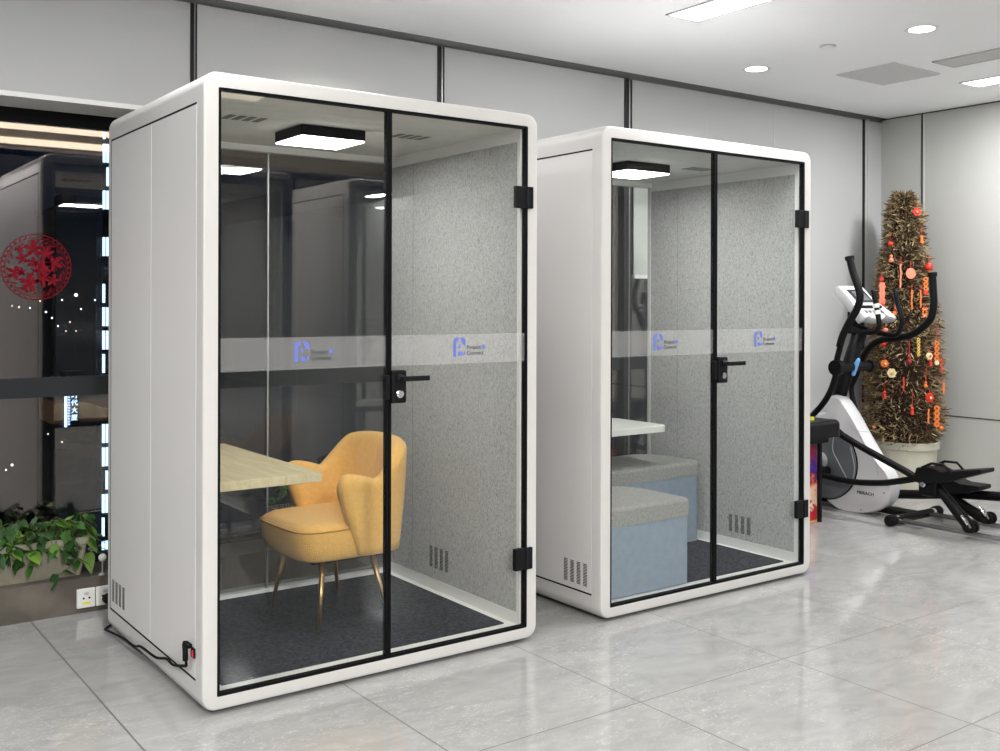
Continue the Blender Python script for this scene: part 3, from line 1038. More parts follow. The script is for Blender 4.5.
def planter(x0, x1, nleaf, label, seed, vine=None, spread=(-.09, .05), hmax=.09, big=1):
    random.seed(seed)
    y0, y1 = YW + .03, YW + .24
    t = empty('planter_trough', ((x0 + x1) / 2, (y0 + y1) / 2, .156), label=label, cat='potted plant')
    hx, hy, h = (x1 - x0) / 2, (y1 - y0) / 2, .172
    bm = bmesh.new()
    def lp(sx, sy, z, r): return ring(bm, [(p[0], p[1], z) for p in rrect(-sx, sx, -sy, sy, r, 5)])
    loops = [lp(hx - .035, hy - .03, 0, .02), lp(hx - .012, hy - .010, h - .030, .02), lp(hx, hy, h - .028, .02), lp(hx, hy, h, .02), lp(hx - .014, hy - .014, h, .015), lp(hx - .03, hy - .03, h - .03, .01)]
    bridge(bm, loops)
    bm.faces.new(loops[0]); bm.faces.new(loops[-1])
    obj('trough', bm, M['pot'], t, autos=35)
    obj('soil', bx(-hx + .028, hx - .028, -hy + .028, hy - .028, h - .032, h - .018), M['soil'], t)
    fb = bmesh.new(); sb = bmesh.new()
    for k in range(nleaf):
        px = random.uniform(-hx + .02, hx - .01)
        py = random.uniform(-hy + .03, hy - .04)
        ang = random.uniform(0, 2 * pi)
        if random.random() < .62: ang = random.uniform(-pi * .85, -pi * .15)   # many hang over the front
        out = random.uniform(.02, .10)
        hh = random.uniform(.0, 1) ** 1.0 * hmax
        tip = Vector((px + cos(ang) * out, py + sin(ang) * out * .9, h - .01 + hh - (.09 if sin(ang) < -.5 and hh < .08 else 0) * random.random()))
        if tip.y < -hy - .055: tip.y = -hy - .055
        base = Vector((px, py, h - .025))
        midp = (base + tip) / 2 + Vector((0, 0, .035 + .2 * hh))
        if tip.y < -hy + .02: midp.z = max(midp.z, h + .035); midp.y = min(midp.y, -hy + .03)
        tube(sb, [base, midp, tip], .0013, 5, 3)
        ln = random.uniform(.045, .078) * big
        dirv = Vector((cos(ang) * .8 + random.uniform(-.35, .35), sin(ang) * .8 + random.uniform(-.35, .1), random.uniform(-.75, .30)))
        mi = random.choices((0, 1, 2), (6, 5, 1.6))[0]
        leaf(fb, tip, dirv, ln, ln * random.uniform(.60, .78), random.uniform(.1, .5), mi, random.uniform(-.8, .8))
    if vine:
        V = catmull([Vector(p) for p in vine], 5)
        tube(sb, V, .0022, 6)
        for p, dv in ((V[-1], (-.4, -.2, -1)), (V[len(V) // 2], (.9, -.3, -.4)), (V[len(V) // 3], (-.8, -.3, .2)), (V[-5], (.8, -.2, -.2))):
            leaf(fb, p, dv, .062, .046, .2, 2 if dv[0] > .85 else 1, random.uniform(-.6, .6))
    # keep the leaves inside the recess, off the glass
    lim = YG - .035 - t.location.y
    for b_ in (fb, sb):
        for v in b_.verts:
            if v.co.y > lim: v.co.y = lim - .15 * (v.co.y - lim)
    obj('stems', sb, M['stem'], t, smooth=True)
    obj('foliage', fb, [M['leaf'], M['leaf_dark'], M['leaf_lime']], t, smooth=True)
    return t


planter(-.95, .030, 480, 'beige trough of variegated pothos on the window ledge, left of the near booth', 11,
        vine=[(.40, -.06, .16), (.425, -.135, .15), (.42, -.142, .09), (.37, -.135, .045), (.335, -.13, .03)])
planter(.95, 1.70, 120, 'trough of pothos on the window ledge behind the near booth, seen through its glass', 5, hmax=.20, big=1.15)

for x0, lb, plug in ((-.043, 'white wall socket with a yellow sticker on the stone plinth', False), (.038, 'white wall socket with a black plug in it, half hidden behind the near booth', True)):
    t = empty('wall_socket', (x0, YW, .067), label=lb, cat='socket')
    obj('face_plate', bx(0, .078, -.018, -.0005, -.042, .042), M['plastic_white'], t, bevel=.004)
    bm = bmesh.new()
    for px, pz in ((.028, .001), (.052, .001)):
        lathe(bm, [(.0045, -.0012), (.0045, .0)], (px, -.018, pz), 10, 'y')
    obj('pin_hole', bm, M['black'], t)
    bm = bmesh.new(); prism(bm, rrect(.030, .050, .014, .027, .006, 4), 'y', -.0190, -.018)
    obj('ring_mark', bm, M['alu'], t)
    if not plug: obj('yellow_sticker', bx(.024, .054, -.0188, -.018, -.026, -.015), M['yellow'], t)
    else:
        bm = bmesh.new(); lathe(bm, [(.023, 0), (.023, -.018), (.016, -.030), (.008, -.034)], (.048, -.018, -.014), 20, 'y')
        obj('power_plug', bm, M['rubber'], t, smooth=True)
t = empty('ball_knob', (.068, YW - .004, .235), label='small white ball on a thin rod at the window ledge beside the near booth', cat='knob')
bm = bmesh.new(); bmesh.ops.create_uvsphere(bm, u_segments=20, v_segments=12, radius=.0175); obj('ball', bm, M['plastic_white'], t, smooth=True)
bm = bmesh.new(); tube(bm, [(0, 0, -.016), (0, 0, -.078)], .003, 8); lathe(bm, [(.014, -.0795), (.010, -.072), (.003, -.070)], (0, .012, 0), 12); obj('rod', bm, M['alu'], t)

# red paper-cut window decal
t = empty('window_decal', (-.150, YG - .0035, 1.538), label='round red paper-cut flower decal stuck on the dark window at the left', cat='window decal')
random.seed(3)
bm = bmesh.new()
def dpoly(pts): prism(bm, pts, 'y', -.0006, .0006)
def annulus(r0, r1, n=72, wob=0, k=0):
    for i in range(n):
        a, b = 2 * pi * i / n, 2 * pi * (i + 1) / n
        ra = lambda r, q: r + wob * abs(sin(q * k / 2))
        dpoly([(ra(r0, a) * cos(a), ra(r0, a) * sin(a)), (ra(r1, a) * cos(a), ra(r1, a) * sin(a)), (ra(r1, b) * cos(b), ra(r1, b) * sin(b)), (ra(r0, b) * cos(b), ra(r0, b) * sin(b))])
annulus(.1455, .1490, 108, .003, 36)
annulus(.1335, .1355, 90)
annulus(.1255, .1270, 90)
for i in range(36):
    a = 2 * pi * i / 36
    c = Vector((cos(a), sin(a))) * .1395
    dpoly([(c.x + .0042 * cos(q), c.y + .0062 * sin(q + a)) for q in [2 * pi * k / 8 for k in range(8)]])
def blob(x, z, rx, rz, ang=0, n=12):
    dpoly([(x + rx * cos(q) * cos(ang) - rz * sin(q) * sin(ang), z + rx * cos(q) * sin(ang) + rz * sin(q) * cos(ang)) for q in [2 * pi * k / n for k in range(n)]])
def flower(x, z, r, n=5, rot=0):
    for k in range(n):
        a = rot + 2 * pi * k / n
        blob(x + r * .58 * cos(a), z + r * .58 * sin(a), r * .44, r * .24, a)
    blob(x, z, r * .20, r * .20)
for f in ((-.012, .085, .040, 5, .3), (.040, .068, .034, 6, .1), (.075, .020, .040, 5, .8), (-.030, -.072, .044, 5, .2), (-.092, -.028, .034, 5, 0), (-.062, -.022, .020, 5, .4), (.025, .0, .042, 6, .5), (.028, -.052, .036, 5, 1), (.072, -.060, .030, 5, .1), (-.060, .040, .028, 5, .6), (-.070, .080, .018, 5, .6), (-.015, .022, .026, 5, .2)):
    flower(*f)
for k in range(46):
    a = random.uniform(0, 2 * pi); r = .118 * random.random() ** .5
    blob(r * cos(a), r * sin(a), random.uniform(.004, .011), random.uniform(.0015, .0035), random.uniform(0, pi))
for k in range(22):
    a = 2 * pi * k / 22 + .1
    blob(.118 * cos(a), .118 * sin(a), .011, .0026, a + pi / 2 + .5)
obj('papercut', bm, M['decal'], t)

# ---------------------------------------------------------------- night city beyond the window
def city_box(name, u0, u1, v0, v1, y, depth, m, label, cat='building'):
    a, b = at(u0, HOR, y=y), at(u1, HOR, y=y)
    zt, zb = at(u0, v0, y=y).z, at(u0, v1, y=y).z
    t = empty(name, ((a.x + b.x) / 2, y, zb), label=label, cat=cat)
    hw = (b.x - a.x) / 2
    obj('facade', bx(-hw, hw, 0, depth, 0, zt - zb), m, t)
    bm = bmesh.new(); box(bm, -hw - .2, hw + .2, -.2, depth + .2, zt - zb, zt - zb + .6); box(bm, -hw * .4, hw * .3, depth * .3, depth * .7, zt - zb + .6, zt - zb + 3)
    obj('roof', bm, M['city'], t)
    return t


city_box('media_tower', 103.0, 160, 60, 700, 150, .35, M['led'], 'distant tower with a blue-white lit LED facade at the left edge of the near booth')
city_box('office_tower', 56, 96, 210, 700, 170, 14, M['city'], 'dark distant tower with a few white lit windows, seen through the left window')
city_box('office_block', -20, 52, 288, 700, 140, 14, M['city2'], 'dark distant block with scattered warm lights at the far left')
city_box('lit_annex', 52, 108, 400, 424, 120, 6, M['lobby'], 'low brown dimly lit building below the window rail')
t = empty('vertical_neon_sign', at(73, 424, y=110), label='vertical blue neon sign with four large characters, right one of the pair', cat='sign')
t2 = text_mesh('characters', '时代大厦', .66, M['sign'], t, (-.25, -.25, 2.75), (pi / 2, 0, 0), .03, vertical=True)
obj('backing', bx(-.33, .6, -.2, -.05, -.2, 3.7), M['city'], t)
t = empty('light_bar_sign', at(66.5, 425, y=110), label='narrow white and blue light bar sign with tiny characters, left one of the pair', cat='sign')
obj('bar', bx(-.22, .0, -.2, -.05, -.2, 3.4), M['sign'], t)
bm = bmesh.new()
random.seed(9)
for k in range(12):
    z = k * .28
    box(bm, .08, .28 + .06 * random.random(), -.2, -.05, z, z + .17)
    if k % 3 == 1: box(bm, .0, .12, -.2, -.05, z + .04, z + .09)
obj('characters', bm, M['sign2'], t)
# street lights far away
random.seed(21)
pts_c = [(62, 300, 1), (76, 295, 2), (46, 312, 1.2), (81, 309, 1), (95, 300, .9), (19, 307, .8), (12, 306, .7), (30, 308, .9), (52, 318, 1), (70, 322, .8), (58, 326, .9), (66, 331, .7), (76, 331, .7), (40, 301, .8), (12, 465, 1.4), (6, 470, .9), (62, 442, .8), (48, 434, .7)]
for u, v, s in pts_c:
    p = at(u, v, y=100)
    bm = bmesh.new(); bmesh.ops.create_icosphere(bm, subdivisions=2, radius=.075 * s)
    o = obj('city_light', bm, emis('far_lamp', (.8, .92, 1) if s > .85 else (1, .8, .6), 3.0), None, smooth=True)
    o.location = p
    tag(o, 'tiny distant city light far out in the night beyond the left window', 'city light', 'distant city lights')

# ---------------------------------------------------------------- stool and printed box between booth and trainer
t = empty('square_stool', (4.42, .90, 0), label='black padded stool standing between the far booth and the elliptical trainer', cat='stool')
bm = bmesh.new(); rounded_block(bm, -.36, .035, -.16, .16, (.05,) * 4, .535, .640, edge=.03); obj('cushion', bm, M['stool'], t, autos=30)
obj('apron', bx(-.325, -.07, -.13, .13, .500, .535), M['stool'], t, bevel=.004)
for sx in (-.31, -.152):
    for sy in (-.125, .10):
        obj('leg', bx(sx, sx + .022, sy, sy + .022, 0, .502), M['stool'], t, bevel=.002)
t = empty('tape_roll', (4.27, .86, .6405), label='small yellow and green object lying on the black stool', cat='trinket')
bm = bmesh.new(); lathe(bm, [(.018, 0), (.032, 0), (.032, .018), (.018, .018)], (0, 0, 0), 24, caps=False); L0 = None
obj('roll', bm, M['yellow'], t)
bm = bmesh.new(); lathe(bm, [(.017, .0), (.017, .016)], (0, 0, 0), 20); obj('core', bm, M['leaf_dark'], t)
t = empty('printed_carton', (4.195, .90, 0), label='tall colourful red, purple and orange printed carton under the black stool', cat='box')
obj('carton', bx(-.098, .098, -.085, .085, .004, .480), M['carton'], t, bevel=.002)
bm = bmesh.new(); box(bm, -.100, .100, -.087, .087, 0, .008); obj('base_rim', bm, M['orn_gold'], t)

# ---------------------------------------------------------------- elliptical trainer
ET = empty('elliptical_trainer', (4.80, .60, 0), label='white and black elliptical trainer in front of the ornament-hung dried tree', cat='exercise machine')
O = ET.location.copy()
def rel(ps): return [Vector(p) - O for p in ps]
# flywheel housing (profile in the Y-Z plane)
def smooth2(pts, n=5):
    P = [Vector((a, b, 0)) for a, b in pts]
    m_ = len(P); out = []
    for i in range(m_):
        a, b, c, d = P[i - 1], P[i], P[(i + 1) % m_], P[(i + 2) % m_]
        for k in range(n):
            q = k / n
            v = .5 * ((2 * b) + (c - a) * q + (2 * a - 5 * b + 4 * c - d) * q * q + (3 * b - a - 3 * c + d) * q ** 3)
            out.append((v.x, v.y))
    return out


XN = 4.715
def pz(u, v, x=XN):
    p = at(u, v, x=x); return (p.y, p.z)
outline = [pz(828, 397), pz(838, 397), pz(850, 414), pz(862, 436), pz(875, 458), pz(887, 474), pz(891, 488), pz(887, 503), pz(875, 512), pz(858, 514), pz(838, 510), (1.10, .060), (1.27, .075), (1.37, .16), (1.40, .32), (1.34, .50), (1.22, .62), pz(824, 412)]
ol = smooth2(outline, 4)
cy_, cz_ = sum(p[0] for p in ol) / len(ol), sum(p[1] for p in ol) / len(ol)
bm = bmesh.new()
loops = []
for x, k in ((-.085, .955), (-.081, .975), (-.070, .99), (-.05, 1), (.0, 1), (.022, .99), (.034, .97), (.040, .94)):
    loops.append(ring(bm, [(x, cy_ + (p[0] - cy_) * k - O.y, cz_ + (p[1] - cz_) * k) for p in ol]))
bridge(bm, loops); bm.faces.new(loops[0]); bm.faces.new(loops[-1])
body = obj('flywheel_housing', bm, M['trainer_white'], ET, autos=40)
# round grey cover on the side
c0 = pz(811, 462)
cyl, czl = 1.070, .312
for sgn in (-1,):
    bm = bmesh.new(); lathe(bm, [(.250, 0), (.250, sgn * .006), (.240, sgn * .010), (.001, sgn * .012)], (sgn * .0855, cyl - O.y, czl), 56, 'x', caps=False)
    obj('side_cover', bm, M['trainer_grey'], ET, smooth=True)
    bm = bmesh.new(); lathe(bm, [(.259, 0), (.259, sgn * .004), (.251, sgn * .004), (.251, 0)], (sgn * .0855, cyl - O.y, czl), 56, 'x', caps=False)
    obj('cover_ring', bm, M['black'], ET)
bm = bmesh.new()
tube(bm, [(-.0985, .99 - O.y, .50), (-.0985, 1.00 - O.y, .40), (-.0985, .955 - O.y, .32), (-.0985, .88 - O.y, .21)], .004, 6, 4)
tube(bm, [(-.0985, .86 - O.y, .43), (-.0985, .83 - O.y, .30), (-.0985, .85 - O.y, .19)], .003, 6, 4)
obj('accent_line', bm, M['trainer_line'], ET, smooth=True)
lp_ = at(821, 460, x=XN)
bm = bmesh.new(); lathe(bm, [(.062, 0), (.062, -.005), (.001, -.007)], (-.0975, lp_.y - O.y, lp_.z), 32, 'x', caps=False); badge = obj('round_badge', bm, M['trainer_line'], ET, smooth=True)
bm = bmesh.new(); by, bz = lp_.y - O.y, lp_.z
prism(bm, [(by + .030, bz + .004), (by + .004, bz + .026), (by - .006, bz + .018), (by + .012, bz + .002)], 'x', -.1065, -.104)
prism(bm, [(by - .004, bz + .022), (by - .030, bz - .014), (by - .018, bz - .012), (by + .002, bz + .008)], 'x', -.1065, -.104)
obj('badge_mark', bm, M['logo_blue'], badge)
tp = at(857, 493.5, x=XN)
text_mesh('brand_lettering', 'MERACH', .032, M['black'], ET, (-.0862, tp.y - O.y, tp.z), (pi / 2, 0, -pi / 2), .0008)
# crease lines of the housing
bm = bmesh.new()
for A in ([(849, 425), (862, 440), (875, 462), (878, 475)], [(848, 422), (856, 430), (868, 432)]):
    tube(bm, rel([at(u, v, x=XN - .0005) for u, v in A]), .0018, 6, 4)
obj('housing_crease', bm, M['trainer_line'], ET, smooth=True)
bm = bmesh.new()
for u, v in ((884, 493), (861, 510)):
    p = at(u, v, x=XN) - O; lathe(bm, [(.004, 0), (.004, -.003)], (p.x, p.y, p.z), 8, 'x')
obj('screw', bm, M['black'], ET)
# mast
bm = bmesh.new()
m0, m1 = at(838, 399, x=4.80), at(862, 326, x=4.80)
tube(bm, rel([m0 - Vector((0, 0, .10)), m0, m1]), .050, 20, flat=.8)
obj('mast', bm, M['trainer_black'], ET, smooth=True)
bm = bmesh.new(); pb = at(859, 367, x=4.74) - O
prism(bm, [(pb.y + .035, pb.z - .055), (pb.y + .020, pb.z - .060), (pb.y - .022, pb.z + .045), (pb.y - .012, pb.z + .062), (pb.y + .020, pb.z + .020)], 'x', pb.x - .035, pb.x - .012)
obj('blue_tag', bm, M['blue'], ET, bevel=.004)['label'] = 'light blue tag on the mast'
# console
bm = bmesh.new()
ct, cb = Vector((4.80, .935, 1.475)), Vector((4.80, .735, 1.285))
dn = (cb - ct); nn = Vector((0, -dn.z, dn.y)).normalized()
if nn.z < 0: nn = -nn
def cpt(a, b, h): return ct + dn * b + Vector((a, 0, 0)) + nn * h - O
ol2 = smooth2([(-.135, -.03), (-.10, -.10), (.10, -.10), (.135, -.03), (.135, .40), (.185, .80), (.200, 1.06), (.10, 1.02), (0, 1.10), (-.10, 1.02), (-.165, 1.06), (-.155, .80), (-.140, .40)], 4)
loops = []
for h, k in ((-.060, .70), (-.045, .90), (-.010, 1), (.012, .98), (.020, .93)):
    loops.append(ring(bm, [cpt(p[0] * k, .5 + (p[1] - .5) * k, h) for p in ol2]))
bridge(bm, loops); bm.faces.new(loops[0]); bm.faces.new(loops[-1])
con = obj('console', bm, M['trainer_white'], ET, autos=45)
def plate(name, a0, a1, b0, b1, h0, h1, m):
    bm = bmesh.new()
    A = [ring(bm, [cpt(a, b, h) for a, b in ((a0, b0), (a1, b0), (a1, b1), (a0, b1))]) for h in (h0, h1)]
    bridge(bm, A); bm.faces.new(A[0]); bm.faces.new(A[1])
    return obj(name, bm, m, con, bevel=.002)
plate('screen', -.085, .095, .08, .52, .018, .0235, M['screen'])
plate('display_glass', -.055, .070, .14, .46, .0235, .0245, M['trainer_grey'])
plate('tablet_ledge', -.10, .12, .66, .72, .018, .032, M['black'])
for k in range(5): plate('button', -.095 + k * .042, -.070 + k * .042, .80, .88, .019, .0235, M['trainer_grey'])
# bottle holder/neck between mast and console
obj('console_neck', bx(-.045, .045, .855 - O.y, .93 - O.y, 1.18, 1.33), M['trainer_black'], ET, bevel=.01)

def px(A, x): return rel([at(u, v, x=x) for u, v in A])
# moving arms
bm = bmesh.new(); tube(bm, px([(849.7, 258), (853, 272), (858.5, 288), (860, 298), (857, 309), (850, 321), (843, 335), (839.5, 347)], 4.56), .024, 14, 4)
la = obj('moving_arm', bm, M['trainer_black'], ET, smooth=True)
bm = bmesh.new(); tube(bm, px([(849.4, 256.5), (850, 260)], 4.56), .030, 14); obj('grip_cap', bm, M['rubber'], la)
bm = bmesh.new(); tube(bm, px([(842, 340), (836.5, 362), (836, 374), (830, 392), (822, 405), (812, 416), (806, 424)], 4.57), .020, 14, 4); obj('arm_link', bm, M['trainer_black'], la, smooth=True)
bm = bmesh.new(); tube(bm, px([(932.3, 274), (933.2, 290), (933.8, 304), (931, 318), (922, 328), (911, 335), (897, 338), (883, 339.5), (872, 345), (864, 355), (860, 366)], 5.03), .024, 14, 4)
ra = obj('moving_arm', bm, M['trainer_black'], ET, smooth=True)
bm = bmesh.new(); tube(bm, px([(932.2, 272.5), (932.4, 276.5)], 5.03), .030, 14); obj('grip_cap', bm, M['rubber'], ra)
bm = bmesh.new(); tube(bm, px([(862, 360), (856, 376), (851.5, 388), (853.5, 402), (860, 425)], 5.03), .018, 14, 4); obj('arm_link', bm, M['trainer_black'], ra, smooth=True)
# fixed handlebars with pulse sensors
bm = bmesh.new(); tube(bm, px([(873, 290), (875, 300), (878, 315), (879, 326), (874, 332), (862, 332), (853, 329)], 4.68), .0165, 12, 4)
fh = obj('fixed_handlebar', bm, M['trainer_black'], ET, smooth=True)
bm = bmesh.new(); tube(bm, px([(895, 289.5), (897.5, 303), (901.5, 317), (901, 327), (896, 335), (884, 334), (868, 330)], 4.92), .0165, 12, 4)
obj('fixed_handlebar', bm, M['trainer_black'], ET, smooth=True)
bm = bmesh.new(); tube(bm, px([(875.6, 304), (876.3, 308)], 4.68), .020, 12); tube(bm, px([(876.8, 310.5), (877.6, 314.5)], 4.68), .020, 12)
obj('pulse_sensor', bm, M['plastic_white'], fh)
# pivot shaft
pv = at(832.5, 367.5, x=4.545)
bm = bmesh.new(); lathe(bm, [(.050, 0), (.050, .05), (.030, .052), (.030, .37), (.040, .372), (.040, .41)], (pv.x - O.x - .02, pv.y - O.y - .03, pv.z), 24, 'x')
obj('pivot_shaft', bm, M['trainer_black'], ET, autos=40)
# linkage bars near side
xl = 4.585
bm = bmesh.new(); tube(bm, px([(808, 421), (836, 432), (858, 445), (885, 460), (905, 471), (920, 480)], xl), .022, 12, 3); obj('pedal_bar', bm, M['trainer_black'], ET, smooth=True)
bm = bmesh.new(); tube(bm, px([(812, 473), (822, 475), (850, 481.5), (880, 483), (900, 481), (926, 477)], xl), .020, 12, 3); obj('crank_bar', bm, M['trainer_black'], ET, smooth=True)
cr = at(818, 472, x=xl); bm = bmesh.new(); lathe(bm, [(.040, -.02), (.045, 0), (.045, .03), (.03, .04), (.03, .10)], (cr.x - O.x, cr.y - O.y, cr.z), 24, 'x'); obj('crank_hub', bm, M['trainer_black'], ET, autos=40)
# pivot block of the near pedal
jb = at(930, 482, x=4.62)
bm = bmesh.new(); box(bm, -.035, .035, -.06, .06, -.085, .06)
obj('pedal_bracket', bm, M['trainer_black'], ET, loc=jb - O, bevel=.015)
bm = bmesh.new(); lathe(bm, [(.014, -.055), (.020, -.050), (.020, .05), (.014, .055)], (0, 0, 0), 16, 'x'); obj('bracket_bolt', bm, M['chrome'], ET, loc=jb - O + Vector((0, .02, -.01)))
# foot plates
def pedal(x, yf, yb, zf, zb, ridge):
    # plate from front (yf, near bracket) to its free end (yb)
    bm = bmesh.new()
    prof = [(yf, zf - .03), (yf - .02, zf + .035), (yf - .12, zf + .048), (yf - .18, zf + .030), (yb, zb + .012), (yb, zb - .012), (yf - .22, zf - .026), (yf - .08, zf - .055)]
    prism(bm, [(a - O.y, b) for a, b in prof], 'x', x - O.x - .075, x - O.x + .075)
    p = obj('foot_plate', bm, M['trainer_black'], ET, bevel=.008)
    if ridge:
        for sx in (-.072, .072):
            bm = bmesh.new()
            tube(bm, [(x - O.x + sx, yf - .06 - O.y, zf + .040), (x - O.x + sx, yf - .12 - O.y, zf + .072), (x - O.x + sx, yf - .20 - O.y, zf + .075), (x - O.x + sx, yf - .25 - O.y, zf + .028)], .008, 8)
            obj('side_rail', bm, M['trainer_black'], p, smooth=True)
    return p
pedal(4.62, .305, -.130, .350, .415, True)
pedal(4.955, .38, .075, .235, .255, False)
# roller legs and rollers
for A, x in (([(937, 486), (948, 500), (960, 515), (970, 527)], 4.62), ([(946, 491), (960, 503), (975, 513), (988, 521)], 4.955)):
    bm = bmesh.new(); P = px(A, x); tube(bm, P, .024, 14, 3, rfun=lambda q: .024 + .012 * q, flat=1.1)
    lg = obj('roller_leg', bm, M['trainer_black'], ET, smooth=True)
    e = P[-1]
    bm = bmesh.new()
    for s in (-.022, .022): lathe(bm, [(.030, -.010), (.038, -.006), (.038, .006), (.030, .010)], (e.x + s, e.y - .005, .068), 20, 'x')
    obj('roller_wheel', bm, M['rubber'], lg, autos=40)
    bm = bmesh.new(); tube(bm, [(e.x - .040, e.y - .01, .085), (e.x - .040, e.y + .03, .135)], .008, 8); tube(bm, [(e.x - .044, e.y - .03, .07), (e.x - .044, e.y + .005, .125)], .006, 8); obj('roller_pin', bm, M['chrome'], lg)
# far-side long bar
bm = bmesh.new(); tube(bm, px([(893, 494), (920, 494.5), (950, 494), (985, 495.5), (1040, 500)], 5.03), .030, 12, 3); obj('pedal_bar', bm, M['trainer_black'], ET, smooth=True)
# base: centre beam, cross feet, tracks
bm = bmesh.new(); box(bm, -.05, .05, .47 - O.y, 1.20 - O.y, .024, .060); obj('base_beam', bm, M['trainer_black'], ET, bevel=.006)
for yy in (.455, 1.22):
    bm = bmesh.new(); lathe(bm, [(.026, -.245), (.026, .245)], (0, yy - O.y, .034), 16, 'x'); cf = obj('cross_foot', bm, M['trainer_black'], ET, autos=40)
    for s in (-1, 1):
        bm = bmesh.new(); lathe(bm, [(.024, s * .215), (.034, s * .225), (.034, s * .275), (.026, s * .285)], (0, yy - O.y, .0345), 20, 'x'); obj('foot_cap', bm, M['rubber'], cf, autos=40)
        if yy < 1:
            bm = bmesh.new(); lathe(bm, [(.027, s * .185), (.027, s * .213)], (0, yy - O.y, .034), 16, 'x'); obj('chrome_sleeve', bm, M['chrome'], cf, autos=40)
for x in (4.62, 4.955):
    bm = bmesh.new()
    for s in (-.022, .022): tube(bm, [(x - O.x + s, .45 - O.y, .030), (x - O.x + s, -.95 - O.y, .030)], .010, 10)
    obj('roller_track', bm, M['channel_lip'], ET, smooth=True)
bm = bmesh.new(); lathe(bm, [(.026, -.30), (.026, .30)], (0, -.97 - O.y, .028), 16, 'x'); obj('cross_foot', bm, M['trainer_black'], ET, autos=40)

# ---------------------------------------------------------------- dried tree in a round pot
TX, TY = 5.60, 1.055
TR = empty('dried_tree', (TX, TY, 0), label='cone-shaped dried brown tree in a round cream pot, in the corner behind the trainer', cat='potted tree')
bm = bmesh.new(); lathe(bm, [(.001, .002), (.175, .0), (.183, .010), (.205, .335), (.222, .340), (.225, .385), (.216, .392), (.200, .386), (.195, .33), (.001, .325)], (.035, -.01, 0), 48, caps=False); obj('pot', bm, M['pot_cream'], TR, autos=35)
bm = bmesh.new(); lathe(bm, [(.001, .345), (.192, .345)], (.035, -.01, 0), 32, caps=False); obj('soil', bm, M['soil'], TR)
bm = bmesh.new(); tube(bm, [(0, 0, .33), (0, 0, 1.9)], .02, 8); obj('trunk', bm, M['core'], TR)
prof = [(.36, .15), (.40, .215), (.46, .255), (.55, .272), (.70, .280), (.95, .275), (1.15, .255), (1.35, .222), (1.50, .190), (1.65, .160), (1.80, .138), (1.95, .122), (2.05, .104), (2.12, .075), (2.18, .04), (2.22, .01)]
def rad(z):
    for (a, b), (c, d) in zip(prof, prof[1:]):
        if a <= z <= c: return b + (d - b) * (z - a) / (c - a)
    return .02
random.seed(17)
bm = bmesh.new()
lathe(bm, [(max(.004, r * .74), z) for z, r in [(.37, .12)] + prof[2:-1]], (0, 0, 0), 20)
for v in bm.verts:
    k = 1 + random.uniform(-.14, .10); v.co.x *= k; v.co.y *= k
obj('inner_branches', bm, M['core'], TR)
bm = bmesh.new()
lump = lambda a, z: 1 + .07 * sin(z * 17 + 2 * sin(a * 2)) + .06 * sin(a * 3 + z * 9)
for k in range(13000):
    z = .36 + 1.83 * random.random() ** 1.05
    a = random.uniform(0, 2 * pi)
    R_ = rad(z) * lump(a, z)
    r0 = R_ * random.uniform(.62, .93)
    p = Vector((r0 * cos(a), r0 * sin(a), z))
    d = Vector((cos(a) + random.uniform(-.75, .75), sin(a) + random.uniform(-.75, .75), random.uniform(-.65, .85))).normalized()
    ln = random.uniform(.034, .078)
    s = d.cross(Vector((random.uniform(-1, 1), random.uniform(-1, 1), random.uniform(-1, 1)))).normalized() * random.uniform(.0028, .0058)
    m_ = p + d * ln * .55 + Vector((0, 0, -.004))
    e = p + d * ln + Vector((0, 0, random.uniform(-.014, .006)))
    q = [p - s * .5, p + s * .5, m_ + s, e, m_ - s]
    lim = XR - .006 - TX
    for v_ in q:
        if v_.x > lim: v_.x = lim
    vs = [bm.verts.new(v_) for v_ in q]
    f = bm.faces.new(vs)
    zone = .5 + .5 * sin(z * 13 + a * 2.3)
    f.material_index = random.choices((0, 1, 2), (3, 2.2 - zone, 1.5 + .6 * (z - .4)))[0]
M['bristle2'] = mat('dark_dry_foliage', (.075, .042, .025), .9)
M['bristle3'] = mat('olive_tan_foliage', (.36, .29, .15), .8)
tag(obj('dry_foliage', bm, [M['bristle'], M['bristle2'], M['bristle3']], TR), kind='stuff')

# ornaments hanging on the tree -------------------------------------------------
def tree_pt(u, v):
    """point on the camera-facing surface of the tree seen at a photo position"""
    best = None
    o, d = CAM, (at(u, v, y=1.0) - CAM).normalized()
    z = at(u, v, x=TX).z
    lo = 6.8
    for i in range(600):
        p = o + d * (lo + i * .003)
        r = math.hypot(p.x - TX, p.y - TY)
        if r < rad(p.z) * 1.06 + .012: return p
    # beside the silhouette: closest approach to the axis
    k = ((TX - o.x) * d.x + (TY - o.y) * d.y) / (d.x ** 2 + d.y ** 2)
    return o + d * k


